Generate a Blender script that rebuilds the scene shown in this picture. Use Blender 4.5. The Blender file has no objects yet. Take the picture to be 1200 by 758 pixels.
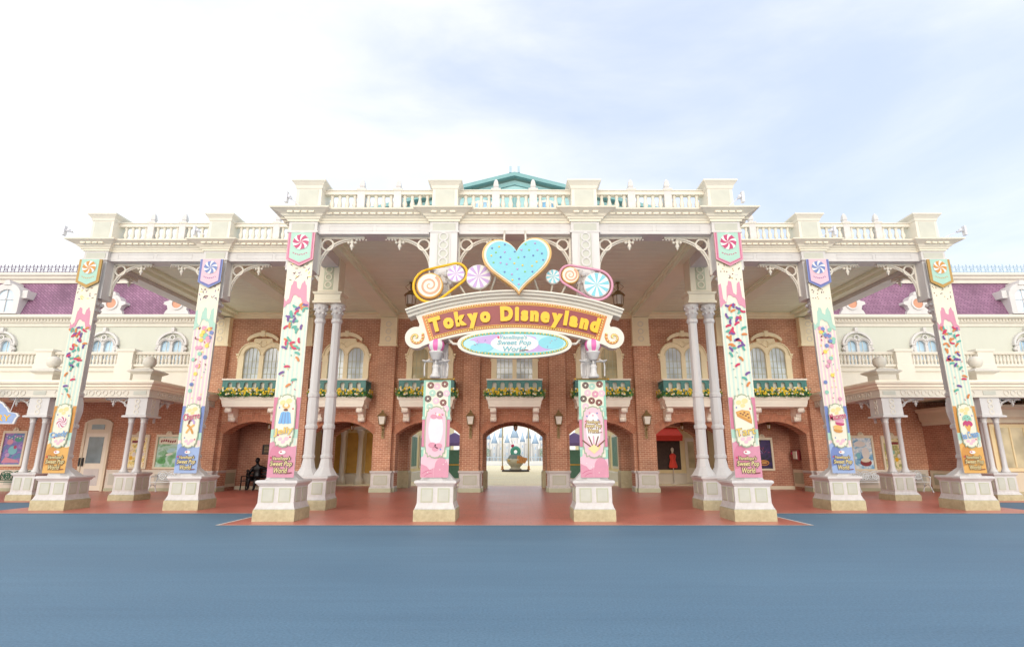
import bpy, math, random
from math import sin, cos, pi, radians, sqrt, atan2, asin
random.seed(11)
sc = bpy.context.scene
COL = sc.collection
ORG = {}

# ------------------------------------------------------------------ materials
def lin(c):
    r = []
    for x in c:
        x /= 255.0
        r.append(x/12.92 if x <= .04045 else ((x+.055)/1.055)**2.4)
    return tuple(r)
M = {}
def nt(name):
    m = bpy.data.materials.new(name); m.use_nodes = True
    n = m.node_tree.nodes; l = m.node_tree.links
    b = n['Principled BSDF']
    M[name] = m
    return m, n, l, b
def objco(n):
    return n.new('ShaderNodeTexCoord').outputs['Object']
def paint(name, srgb, rough=.5, var=.06, scale=2.5, metal=0., spec=.5, streak=False, bump=0., grime=0.):
    """plain paint / plastic / fabric: base colour broken up by two scales of noise"""
    m, n, l, b = nt(name)
    c = lin(srgb)
    co = objco(n)
    if streak:
        mp = n.new('ShaderNodeMapping'); mp.inputs['Scale'].default_value = (1, 1, .22)
        l.new(co, mp.inputs[0]); co = mp.outputs[0]
    t = n.new('ShaderNodeTexNoise'); t.inputs['Scale'].default_value = scale; t.inputs['Detail'].default_value = 7
    t.inputs['Roughness'].default_value = .65
    l.new(co, t.inputs['Vector'])
    r = n.new('ShaderNodeValToRGB')
    r.color_ramp.elements[0].position = .3; r.color_ramp.elements[1].position = .72
    r.color_ramp.elements[0].color = tuple(x*(1-var*1.6) for x in c)+(1,)
    r.color_ramp.elements[1].color = tuple(min(1, x*(1+var*.7)) for x in c)+(1,)
    l.new(t.outputs[0], r.inputs[0]); oc = r.outputs[0]
    if grime:
        sx = n.new('ShaderNodeSeparateXYZ'); l.new(objco(n), sx.inputs[0])
        fm = n.new('ShaderNodeMapRange'); fm.inputs[1].default_value = 1.1; fm.inputs[2].default_value = 0.; fm.inputs[3].default_value = 0; fm.inputs[4].default_value = 1; l.new(sx.outputs[2], fm.inputs[0])
        t2 = n.new('ShaderNodeTexNoise'); t2.inputs['Scale'].default_value = 7; t2.inputs['Detail'].default_value = 6; t2.inputs['Roughness'].default_value = .7; l.new(objco(n), t2.inputs['Vector'])
        g2 = n.new('ShaderNodeMapRange'); g2.inputs[1].default_value = .38; g2.inputs[2].default_value = .72; l.new(t2.outputs[0], g2.inputs[0])
        mu = n.new('ShaderNodeMath'); mu.operation = 'MULTIPLY'; l.new(fm.outputs[0], mu.inputs[0]); l.new(g2.outputs[0], mu.inputs[1])
        mk = n.new('ShaderNodeMath'); mk.operation = 'MULTIPLY'; mk.inputs[1].default_value = grime; l.new(mu.outputs[0], mk.inputs[0])
        mg = n.new('ShaderNodeMix'); mg.data_type = 'RGBA'; mg.inputs[7].default_value = (c[0]*.45, c[1]*.40, c[2]*.33, 1); l.new(mk.outputs[0], mg.inputs[0]); l.new(oc, mg.inputs[6]); oc = mg.outputs[2]
    l.new(oc, b.inputs['Base Color'])
    b.inputs['Roughness'].default_value = rough; b.inputs['Metallic'].default_value = metal
    b.inputs['Specular IOR Level'].default_value = spec
    if bump:
        bp = n.new('ShaderNodeBump'); bp.inputs['Strength'].default_value = bump; bp.inputs['Distance'].default_value = .02
        l.new(t.outputs[0], bp.inputs['Height']); l.new(bp.outputs[0], b.inputs['Normal'])
    return m
def brick(name, c1, c2, mort, bw=.24, rh=.085, ms=.007, diag=False, rough=.85):
    m, n, l, b = nt(name)
    co = objco(n)
    s = n.new('ShaderNodeSeparateXYZ'); l.new(co, s.inputs[0])
    a = n.new('ShaderNodeMath'); a.operation = 'ADD'; l.new(s.outputs[0], a.inputs[0]); l.new(s.outputs[1], a.inputs[1])
    cb = n.new('ShaderNodeCombineXYZ'); l.new(a.outputs[0], cb.inputs[0]); l.new(s.outputs[2], cb.inputs[1])
    v = cb.outputs[0]
    if diag:
        mp = n.new('ShaderNodeMapping'); mp.inputs['Rotation'].default_value = (0, 0, radians(45)); l.new(v, mp.inputs[0]); v = mp.outputs[0]
    t = n.new('ShaderNodeTexBrick')
    t.inputs['Scale'].default_value = 1; t.inputs['Brick Width'].default_value = bw; t.inputs['Row Height'].default_value = rh
    t.inputs['Mortar Size'].default_value = ms; t.inputs['Mortar Smooth'].default_value = .2; t.inputs['Bias'].default_value = -.1
    t.inputs['Color1'].default_value = lin(c1)+(1,); t.inputs['Color2'].default_value = lin(c2)+(1,); t.inputs['Mortar'].default_value = lin(mort)+(1,)
    l.new(v, t.inputs['Vector'])
    ns = n.new('ShaderNodeTexNoise'); ns.inputs['Scale'].default_value = .9; ns.inputs['Detail'].default_value = 6; l.new(co, ns.inputs['Vector'])
    r = n.new('ShaderNodeValToRGB'); r.color_ramp.elements[0].color = (.74, .72, .7, 1); r.color_ramp.elements[1].color = (1.12, 1.08, 1.05, 1)
    r.color_ramp.elements[0].position = .3; r.color_ramp.elements[1].position = .7
    l.new(ns.outputs[0], r.inputs[0])
    mx = n.new('ShaderNodeMix'); mx.data_type = 'RGBA'; mx.blend_type = 'MULTIPLY'; mx.inputs[0].default_value = 1
    l.new(t.outputs[0], mx.inputs[6]); l.new(r.outputs[0], mx.inputs[7]); l.new(mx.outputs[2], b.inputs['Base Color'])
    b.inputs['Roughness'].default_value = rough
    bp = n.new('ShaderNodeBump'); bp.inputs['Strength'].default_value = .5; bp.inputs['Distance'].default_value = .01; bp.invert = True
    l.new(t.outputs[1], bp.inputs['Height']); l.new(bp.outputs[0], b.inputs['Normal'])
    return m
def ground(name, c1, c2, r0, r1, scale, streak=(1, 1, 1), tile=None, bump=.15):
    m, n, l, b = nt(name)
    co = objco(n)
    mp = n.new('ShaderNodeMapping'); mp.inputs['Scale'].default_value = streak; l.new(co, mp.inputs[0])
    t = n.new('ShaderNodeTexNoise'); t.inputs['Scale'].default_value = scale; t.inputs['Detail'].default_value = 9; t.inputs['Roughness'].default_value = .62
    l.new(mp.outputs[0], t.inputs['Vector'])
    r = n.new('ShaderNodeValToRGB'); r.color_ramp.elements[0].position = .32; r.color_ramp.elements[1].position = .68
    r.color_ramp.elements[0].color = lin(c1)+(1,); r.color_ramp.elements[1].color = lin(c2)+(1,)
    l.new(t.outputs[0], r.inputs[0])
    g = n.new('ShaderNodeTexNoise'); g.inputs['Scale'].default_value = 40; g.inputs['Detail'].default_value = 3; l.new(co, g.inputs['Vector'])
    gr = n.new('ShaderNodeValToRGB'); gr.color_ramp.elements[0].position = .3; gr.color_ramp.elements[1].position = .7; gr.color_ramp.elements[0].color = (.80, .80, .80, 1); gr.color_ramp.elements[1].color = (1.15, 1.15, 1.15, 1)
    l.new(g.outputs[0], gr.inputs[0])
    mx = n.new('ShaderNodeMix'); mx.data_type = 'RGBA'; mx.blend_type = 'MULTIPLY'; mx.inputs[0].default_value = 1
    l.new(r.outputs[0], mx.inputs[6]); l.new(gr.outputs[0], mx.inputs[7])
    out = mx.outputs[2]
    f2 = n.new('ShaderNodeTexNoise'); f2.inputs['Scale'].default_value = 260; f2.inputs['Detail'].default_value = 2; l.new(co, f2.inputs['Vector'])
    st = n.new('ShaderNodeMapping'); st.inputs['Scale'].default_value = (.16, 2.6, 1); st.inputs['Rotation'].default_value = (0, 0, radians(4)); l.new(co, st.inputs[0])
    f3 = n.new('ShaderNodeTexNoise'); f3.inputs['Scale'].default_value = 1.6; f3.inputs['Detail'].default_value = 6; f3.inputs['Roughness'].default_value = .7; l.new(st.outputs[0], f3.inputs['Vector'])
    for src, lo, hi in ((f2, .86, 1.13), (f3, .955, 1.04)):
        q = n.new('ShaderNodeValToRGB'); q.color_ramp.elements[0].position = .34; q.color_ramp.elements[1].position = .66; q.color_ramp.elements[0].color = (lo, lo, lo, 1); q.color_ramp.elements[1].color = (hi, hi, hi, 1); l.new(src.outputs[0], q.inputs[0])
        m3 = n.new('ShaderNodeMix'); m3.data_type = 'RGBA'; m3.blend_type = 'MULTIPLY'; m3.inputs[0].default_value = 1; l.new(out, m3.inputs[6]); l.new(q.outputs[0], m3.inputs[7]); out = m3.outputs[2]
    if tile:
        k = n.new('ShaderNodeTexBrick'); k.offset = .5
        k.inputs['Scale'].default_value = 1; k.inputs['Brick Width'].default_value = tile; k.inputs['Row Height'].default_value = tile
        k.inputs['Mortar Size'].default_value = .012; k.inputs['Color1'].default_value = (1, 1, 1, 1); k.inputs['Color2'].default_value = (.93, .93, .93, 1)
        k.inputs['Mortar'].default_value = (.82, .8, .8, 1); l.new(co, k.inputs['Vector'])
        m2 = n.new('ShaderNodeMix'); m2.data_type = 'RGBA'; m2.blend_type = 'MULTIPLY'; m2.inputs[0].default_value = 1
        l.new(out, m2.inputs[6]); l.new(k.outputs[0], m2.inputs[7]); out = m2.outputs[2]
    l.new(out, b.inputs['Base Color'])
    rr = n.new('ShaderNodeMapRange'); rr.inputs[3].default_value = r0; rr.inputs[4].default_value = r1; l.new(t.outputs[0], rr.inputs[0])
    l.new(rr.outputs[0], b.inputs['Roughness'])
    bp = n.new('ShaderNodeBump'); bp.inputs['Strength'].default_value = bump; bp.inputs['Distance'].default_value = .01
    l.new(g.outputs[0], bp.inputs['Height']); l.new(bp.outputs[0], b.inputs['Normal'])
    return m
def picture(name, cols, scale=2.2, dist=1.2):
    m, n, l, b = nt(name)
    t = n.new('ShaderNodeTexNoise'); t.inputs['Scale'].default_value = scale; t.inputs['Detail'].default_value = 6; t.inputs['Distortion'].default_value = dist
    l.new(objco(n), t.inputs['Vector'])
    r = n.new('ShaderNodeValToRGB'); e = r.color_ramp.elements
    while len(e) < len(cols): e.new(.5)
    for i, c in enumerate(cols):
        e[i].position = .28+.44*i/(len(cols)-1); e[i].color = lin(c)+(1,)
    l.new(t.outputs[0], r.inputs[0]); l.new(r.outputs[0], b.inputs['Base Color']); b.inputs['Roughness'].default_value = .35
    return m
def glass(name, c, rough=.08):
    m, n, l, b = nt(name)
    t = n.new('ShaderNodeTexNoise'); t.inputs['Scale'].default_value = 1.3; l.new(objco(n), t.inputs['Vector'])
    r = n.new('ShaderNodeValToRGB'); k = lin(c)
    r.color_ramp.elements[0].position = .35; r.color_ramp.elements[1].position = .65
    r.color_ramp.elements[0].color = tuple(x*.72 for x in k)+(1,); r.color_ramp.elements[1].color = tuple(min(1, x*1.15) for x in k)+(1,)
    l.new(t.outputs[0], r.inputs[0]); l.new(r.outputs[0], b.inputs['Base Color']); b.inputs['Roughness'].default_value = rough
    return m
paint('white', (211, 208, 207), .42, .07, 1.6, streak=True, grime=.5)
paint('cream_lifted', (252, 243, 222), .5, .04, 1.6, streak=True)  # cream lightened to make up for shade on the cornice undersides
paint('cream', (226, 217, 194), .5, .05, 1.6, streak=True)
paint('ivory_lifted', (248, 242, 228), .5, .04, 1.6, streak=True)  # ivory lightened to offset the shade under the canopy
paint('ivory', (219, 213, 201), .5, .04, 1.6, streak=True)
paint('tan_trim', (246, 232, 196), .5, .06, 1.6)
paint('pale_green', (194, 195, 184), .5, .05, 3)
paint('sage', (184, 187, 160), .5, .05, 3)
paint('stone_green', (196, 189, 154), .6, .10, 3, bump=.05, grime=.6)
paint('ceiling_tan', (238, 248, 226), .8, .035, 1.2)
paint('ceiling_beam', (240, 247, 222), .75, .03, 1.2)
paint('wall_pale', (203, 205, 193), .7, .03, 1.2, streak=True)
paint('teal', (74, 138, 134), .45, .12, 4)
paint('roof_teal', (152, 194, 198), .5, .08, 1.2)
paint('roof_teal_dark', (118, 166, 170), .5, .1, 1.2)
paint('iron_dark', (112, 92, 116), .5, .1, 4)
paint('iron_pale', (165, 190, 205), .5, .1, 4)
paint('brass', (190, 150, 70), .35, .15, 8, metal=.7)
paint('lantern_bronze', (150, 128, 88), .45, .2, 9, metal=.4)
paint('bronze', (38, 36, 40), .38, .4, 9, metal=.6)
paint('iron_black', (40, 42, 44), .5, .2, 9)
paint('fixture_grey', (216, 216, 222), .45, .06, 4)
paint('bench_white', (236, 244, 250), .4, .04, 5)
paint('bench_green', (46, 110, 86), .45, .12, 5)
paint('frosted', (236, 232, 220), .3, .05, 5)
paint('door_white', (236, 230, 214), .45, .04, 3)
paint('awning_red', (226, 72, 58), .7, .08, 4)
paint('awning_purple', (128, 104, 160), .7, .08, 4)
paint('shop_cream', (238, 222, 178), .6, .05, 2)
paint('shop_gold', (206, 164, 78), .6, .12, 3)
paint('shop_green', (86, 132, 118), .45, .1, 4)
paint('gold_show', (232, 184, 60), .4, .35, 14)
paint('dark_inside', (70, 52, 46), .6, .3, 5)
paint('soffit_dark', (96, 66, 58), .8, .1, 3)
paint('leaf', (92, 168, 98), .6, .35, 7)
paint('leaf_light', (140, 196, 116), .6, .25, 7)
paint('tree_leaf_hazed', (158, 172, 146), .7, .3, 2)  # far foliage, distance haze painted into the tone
paint('bark', (110, 92, 78), .8, .2, 6)
paint('petal_yellow', (255, 216, 60), .5, .12, 20)
paint('petal_white', (244, 240, 214), .5, .05, 20)
paint('castle_stone_hazed', (240, 236, 230), .8, .05, .3)  # paled so that distance haze sits in the colour
paint('castle_blue_hazed', (176, 198, 218), .6, .07, .4)  # blue washed out, distance haze painted in
paint('platform_black', (52, 44, 44), .5, .1, 5)
paint('float_grey', (116, 126, 120), .6, .12, 3)
paint('float_white', (196, 190, 176), .6, .08, 3)
paint('wafer', (202, 138, 78), .7, .2, 9)
for nm, c in dict(p_mist=(250, 228, 236), p_mint=(178, 218, 200), p_mintd=(150, 206, 186), p_pink=(222, 150, 174), p_pinkl=(240, 196, 210), p_pinkd=(214, 128, 156),
                  p_cream=(242, 236, 216), p_white=(240, 238, 236), p_orange=(232, 178, 96), p_oranged=(214, 150, 72), p_blue=(160, 182, 224),
                  p_blued=(118, 138, 196), p_purple=(112, 72, 148), p_lilac=(198, 164, 220), p_red=(206, 44, 92), p_tealdot=(84, 174, 156), p_brownor=(216, 132, 66),
                  p_choc=(122, 58, 50), p_rim=(166, 178, 150), p_gold=(190, 154, 84), p_goldl=(236, 212, 156), p_logo=(240, 222, 160), p_dark=(92, 66, 62),
                  p_skyblue=(120, 182, 232), p_yellow=(250, 214, 96), p_rose=(198, 68, 118), p_rosel=(226, 160, 186), p_aqua=(132, 208, 222), p_aqual=(180, 230, 238),
                  p_cookie=(236, 186, 110), p_ctan=(222, 160, 128), p_stripe=(206, 226, 214), p_stripepink=(238, 206, 214), p_sign_red=(150, 58, 60),
                  p_sign_orange=(216, 132, 58), p_sign_yellow=(255, 196, 20), p_bulb=(255, 236, 150), p_hotpink=(240, 120, 186), p_tealtext=(104, 178, 192), p_green=(150, 208, 128)).items():
    c = tuple(int(x*.93) for x in c)
    paint(nm, c, .42, .035, 6)
brick('brick', (184, 128, 102), (202, 150, 121), (236, 212, 188))
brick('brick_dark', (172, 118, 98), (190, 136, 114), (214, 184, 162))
paint('voussoir', (198, 138, 110), .85, .22, 6)
brick('shingle', (138, 100, 130), (156, 118, 147), (110, 78, 106), .24, .12, .014, diag=True, rough=.7)
ground('asphalt_blue', (86, 119, 143), (98, 131, 154), .55, .8, .35, (.25, 1, 1))
ground('paver_red', (194, 108, 94), (214, 130, 115), .24, .42, .8, tile=.4)
ground('street_pave', (250, 230, 176), (252, 240, 204), .5, .7, .5, (.2, 1, 1), tile=1.2)
ground('bounce_pale', (236, 230, 216), (246, 240, 228), .6, .8, .4, tile=1.5)  # surface of the unseen sheet that bounces light
ground('kerb_pale', (222, 206, 196), (234, 222, 212), .6, .8, 2)
glass('pane_blue', (214, 228, 240)); glass('pane_wing', (176, 206, 228)); glass('pane_cream', (205, 195, 160)); glass('pane_dark', (120, 140, 150)); glass('pane_green', (120, 164, 150))
glass('pane_roof', (110, 160, 196))
picture('art_fantasy', [(80, 80, 160), (84, 150, 180), (110, 110, 184), (170, 130, 196), (80, 80, 160)], 3.2)
picture('art_yellow', [(90, 110, 90), (240, 220, 130), (250, 244, 220), (200, 150, 70)], 4)
picture('art_green', [(70, 130, 80), (120, 180, 130), (190, 220, 215), (90, 150, 90)], 2.4)
picture('art_blue', [(60, 110, 180), (120, 180, 220), (235, 242, 246), (80, 140, 200)], 2.4)
picture('art_night', [(24, 22, 44), (34, 30, 60), (60, 40, 100), (28, 26, 52)], 3)
picture('art_straw', [(210, 190, 110), (240, 230, 190), (150, 160, 100), (230, 200, 120)], 4)

# ------------------------------------------------------------------ mesh builder
_tx = {}
def glyphs(body, bold=.0, shear=0.):
    k = (body, bold, shear)
    if k in _tx: return _tx[k]
    cu = bpy.data.curves.new('lettering', 'FONT'); cu.body = body; cu.size = 1; cu.offset = bold; cu.shear = shear; cu.resolution_u = 3
    ob = bpy.data.objects.new('lettering', cu); COL.objects.link(ob)
    dg = bpy.context.evaluated_depsgraph_get(); me = bpy.data.meshes.new_from_object(ob.evaluated_get(dg))
    vs = [(v.co.x, v.co.y) for v in me.vertices]; fs = [tuple(p.vertices) for p in me.polygons]
    bpy.data.objects.remove(ob); bpy.data.curves.remove(cu); bpy.data.meshes.remove(me)
    _tx[k] = (vs, fs)
    return _tx[k]
class MB:
    def __init__(s): s.v = []; s.f = []; s.m = []; s.s = []
    def add(s, vs, fs, m=0, smooth=False):
        o = len(s.v); s.v += [tuple(p) for p in vs]
        for f in fs: s.f.append(tuple(i+o for i in f)); s.m.append(m); s.s.append(smooth)
        return s
    def box(s, x0, x1, y0, y1, z0, z1, m=0):
        vs = [(x, y, z) for z in (z0, z1) for y in (y0, y1) for x in (x0, x1)]
        return s.add(vs, [(0, 2, 3, 1), (4, 5, 7, 6), (0, 1, 5, 4), (2, 6, 7, 3), (0, 4, 6, 2), (1, 3, 7, 5)], m)
    def sq(s, cx, cy, prof, m=0, asp=1.0):
        """square 'lathe': prof = [(half width, z)]; asp scales the depth"""
        vs = []
        for h, z in prof: vs += [(cx-h, cy-h*asp, z), (cx+h, cy-h*asp, z), (cx+h, cy+h*asp, z), (cx-h, cy+h*asp, z)]
        k = len(prof); fs = [(3, 2, 1, 0), tuple(range(4*k-4, 4*k))]
        for i in range(k-1):
            for j in range(4): a = 4*i+j; b = 4*i+(j+1) % 4; fs.append((a, b, b+4, a+4))
        return s.add(vs, fs, m)
    def lathe(s, c, prof, n=12, m=0, smooth=True, flute=0., rot=0., ax='z', cap=True):
        vs = []; k = len(prof)
        for r, h in prof:
            for i in range(n):
                a = 2*pi*i/n+rot; q = r*(1-flute*(i % 2)); p = (q*cos(a), q*sin(a), h)
                if ax == 'y': p = (p[0], p[2], p[1])
                if ax == 'x': p = (p[2], p[0], p[1])
                vs.append((c[0]+p[0], c[1]+p[1], c[2]+p[2]))
        fs = []
        for i in range(k-1):
            for j in range(n): a = i*n+j; b = i*n+(j+1) % n; fs.append((a, b, b+n, a+n))
        if cap: fs += [tuple(range(n-1, -1, -1)), tuple(range((k-1)*n, k*n))]
        return s.add(vs, fs, m, smooth)
    def sphere(s, c, r, n=14, m=0, sc3=(1, 1, 1)):
        k = max(4, n//2); vs = []; fs = []
        for i in range(k+1):
            t = pi*i/k
            for j in range(n): a = 2*pi*j/n; vs.append((c[0]+r*sc3[0]*sin(t)*cos(a), c[1]+r*sc3[1]*sin(t)*sin(a), c[2]+r*sc3[2]*cos(t)))
        for i in range(k):
            for j in range(n): a = i*n+j; b = i*n+(j+1) % n; fs.append((a, a+n, b+n, b))
        return s.add(vs, fs, m, True)
    def prism(s, pts, y0, y1, m=0, mside=None):
        k = len(pts); vs = [(x, y0, z) for x, z in pts]+[(x, y1, z) for x, z in pts]
        s.add(vs, [tuple(range(k)), tuple(range(2*k-1, k-1, -1))], m)
        o = len(s.v)-2*k
        for i in range(k): j = (i+1) % k; s.f.append((o+i, o+j, o+j+k, o+i+k)); s.m.append(m if mside is None else mside); s.s.append(False)
        return s
    def xprism(s, pts, x0, x1, m=0):
        k = len(pts); vs = [(x0, y, z) for y, z in pts]+[(x1, y, z) for y, z in pts]
        fs = [tuple(range(k)), tuple(range(2*k-1, k-1, -1))]+[(i, (i+1) % k, (i+1) % k+k, i+k) for i in range(k)]
        return s.add(vs, fs, m)
    def flat(s, pts, y, m=0): return s.add([(x, y, z) for x, z in pts], [tuple(range(len(pts)))], m)
    def ring(s, cx, cz, r0, r1, y0, y1, n=20, m=0, sx=1., sz=1.):
        vs = []
        for y in (y0, y1):
            for r in (r0, r1):
                for i in range(n): a = 2*pi*i/n; vs.append((cx+r*sx*cos(a), y, cz+r*sz*sin(a)))
        fs = []
        for i in range(n):
            j = (i+1) % n
            fs += [(i, j, n+j, n+i), (2*n+i, 3*n+i, 3*n+j, 2*n+j), (i, 2*n+i, 2*n+j, j), (n+i, n+j, 3*n+j, 3*n+i)]
        return s.add(vs, fs, m)
    def xring(s, x0, x1, cy, cz, r0, r1, n=14, m=0):
        t = MB().ring(cy, cz, r0, r1, x0, x1, n)
        return s.add([(y, x, z) for x, y, z in t.v], t.f, m)
    def tube(s, pts, r, n=6, m=0, smooth=True):
        import mathutils
        V = [mathutils.Vector(p) for p in pts]; vs = []; k = len(V)
        for i, p in enumerate(V):
            d = (V[min(i+1, k-1)]-V[max(i-1, 0)]).normalized()
            u = d.cross(mathutils.Vector((0, 1, 0)));
            if u.length < .1: u = d.cross(mathutils.Vector((1, 0, 0)))
            u.normalize(); w = d.cross(u); rr = r[i] if isinstance(r, (list, tuple)) else r
            for j in range(n): a = 2*pi*j/n; vs.append(p+u*rr*cos(a)+w*rr*sin(a))
        fs = [(i*n+j, i*n+(j+1) % n, (i+1)*n+(j+1) % n, (i+1)*n+j) for i in range(k-1) for j in range(n)]
        fs += [tuple(range(n)), tuple(range((k-1)*n, k*n))]
        return s.add(vs, fs, m, smooth)
    def sweep(s, path, prof, m=0):
        """profile (outward, z) along an xy path; outward = right-hand side of the direction of travel"""
        k = len(path); q = len(prof); vs = []
        def nrm(a, b): dx, dy = b[0]-a[0], b[1]-a[1]; L = sqrt(dx*dx+dy*dy); return (dy/L, -dx/L)
        for i, p in enumerate(path):
            n0 = nrm(path[i-1], p) if i else nrm(p, path[1]); n1 = nrm(p, path[i+1]) if i < k-1 else n0
            den = 1+n0[0]*n1[0]+n0[1]*n1[1]; mx, my = (n0[0]+n1[0])/den, (n0[1]+n1[1])/den
            for o, z in prof: vs.append((p[0]+mx*o, p[1]+my*o, z))
        fs = [(i*q+j, i*q+j+1, (i+1)*q+j+1, (i+1)*q+j) for i in range(k-1) for j in range(q-1)]
        fs += [(i*q+q-1, i*q, (i+1)*q, (i+1)*q+q-1) for i in range(k-1)]
        fs += [tuple(range(q-1, -1, -1)), tuple(range((k-1)*q, k*q))]
        return s.add(vs, fs, m)
    def text(s, body, cx, cz, w, h, y, m=0, bold=0., shear=0., rot=0., fn=None):
        vs, fs = glyphs(body, bold, shear)
        x0 = min(v[0] for v in vs); x1 = max(v[0] for v in vs); z0 = min(v[1] for v in vs); z1 = max(v[1] for v in vs)
        out = []
        for x, z in vs:
            a = ((x-x0)/(x1-x0)-.5)*w; b = ((z-z0)/(z1-z0)-.5)*h
            a, b = a*cos(rot)-b*sin(rot), a*sin(rot)+b*cos(rot)
            out.append((cx+a, y, cz+b))
        return s.add(out, fs, m)
    def mir(s, on):
        if on: s.v = [(-x, y, z) for x, y, z in s.v]
        return s
    def build(s, name, mats, parent=None, at=None, wm=True):
        o = ORG.get(parent.name, (0, 0, 0)) if parent else (0, 0, 0)
        me = bpy.data.meshes.new(name)
        vs = s.v if at else [(x-o[0], y-o[1], z-o[2]) for x, y, z in s.v]
        me.from_pydata(vs, [], s.f)
        if isinstance(mats, str): mats = [mats]
        for k in mats: me.materials.append(M[k])
        for p, mi, sm in zip(me.polygons, s.m, s.s): p.material_index = mi; p.use_smooth = sm
        ob = bpy.data.objects.new(name, me); COL.objects.link(ob)
        if parent: ob.parent = parent
        if at: ob.location = (at[0]-o[0], at[1]-o[1], at[2]-o[2])
        ORG[ob.name] = (0, 0, 0) if (at or not parent) else o
        return ob
def kids(o): return [c for c in bpy.data.objects if c.parent == o]
def thing(name, label, cat, loc=(0, 0, 0), group=None, world=True, rz=0):
    o = bpy.data.objects.new(name, None); COL.objects.link(o); o.location = loc; o.rotation_euler = (0, 0, rz); o.empty_display_size = .2
    o['label'] = label; o['category'] = cat
    if group: o['group'] = group
    ORG[o.name] = loc if world else (0, 0, 0)
    return o
def tag(o, label, cat, group=None):
    o['label'] = label; o['category'] = cat
    if group: o['group'] = group
    return o
def struct(o): o['kind'] = 'structure'; return o
def copy_tree(o, parent, children):
    c = o.copy(); COL.objects.link(c)
    if parent: c.parent = parent
    for ch in children.get(o.name, []): copy_tree(ch, c, children)
    return c
def child_map():
    d = {}
    for c in bpy.data.objects:
        if c.parent: d.setdefault(c.parent.name, []).append(c)
    return d
def dup(o, loc, label=None, rz=None):
    c = copy_tree(o, None, child_map()); c.location = loc
    if label: c['label'] = label
    if rz is not None: c.rotation_euler = (0, 0, rz)
    return c
def clone(o, pos, parent, cmap=None):
    """another copy of part o (and its sub-parts) of the same thing at a world position"""
    c = copy_tree(o, parent, cmap if cmap is not None else child_map()); g = ORG.get(parent.name, (0, 0, 0))
    c.location = (pos[0]-g[0], pos[1]-g[1], pos[2]-g[2]); return c
def arc(cx, cz, rx, rz, a0, a1, n): return [(cx+rx*cos(a0+(a1-a0)*i/n), cz+rz*sin(a0+(a1-a0)*i/n)) for i in range(n+1)]

# ------------------------------------------------------------------ setting: ground
def sheet(name, pts, z, mat, th=None):
    b = MB(); b.add([(x, y, z) for x, y in pts], [tuple(range(len(pts)))])
    return struct(b.build(name, mat))
sheet('ground', [(-400, -200), (400, -200), (400, 600), (-400, 600)], 0, 'asphalt_blue')
red = [(-40, 16.49), (-7.0, 16.49), (-7.0, 13.74), (7.0, 13.74), (7.0, 16.49), (40, 16.49), (40, 17.15), (15.4, 17.15), (15.4, 20.2), (40, 20.2), (40, 27.2), (14.5, 27.2), (14.5, 31), (-14.5, 31), (-14.5, 27.2), (-40, 27.2),
       (-40, 20.2), (-15.4, 20.2), (-15.4, 17.15), (-40, 17.15)]
sheet('bounce_sheet', [(-120, -120), (120, -120), (120, 2.2), (-120, 2.2)], .004, 'bounce_pale')  # pale sheet added behind the camera to bounce light into the portico
sheet('pavement', red, .006, 'paver_red')
sheet('street', [(-14, 31), (14, 31), (14, 94), (-14, 94)], .006, 'street_pave')
kb = MB()
kp = [(-40, 16.49), (-7.0, 16.49), (-7.0, 13.74), (7.0, 13.74), (7.0, 16.49), (40, 16.49)]
for a, b in zip(kp, kp[1:]):
    x0, x1 = sorted((a[0], b[0])); y0, y1 = sorted((a[1], b[1])); w = .032
    kb.add([(x0-w, y0-w, .011), (x1+w, y0-w, .011), (x1+w, y1+w, .011), (x0-w, y1+w, .011)] if y0 == y1 else [(x0-w, y0+w, .011), (x1+w, y0+w, .011), (x1+w, y1-w, .011), (x0-w, y1-w, .011)], [(0, 1, 2, 3)])
struct(kb.build('kerb_line', 'kerb_pale'))

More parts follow.
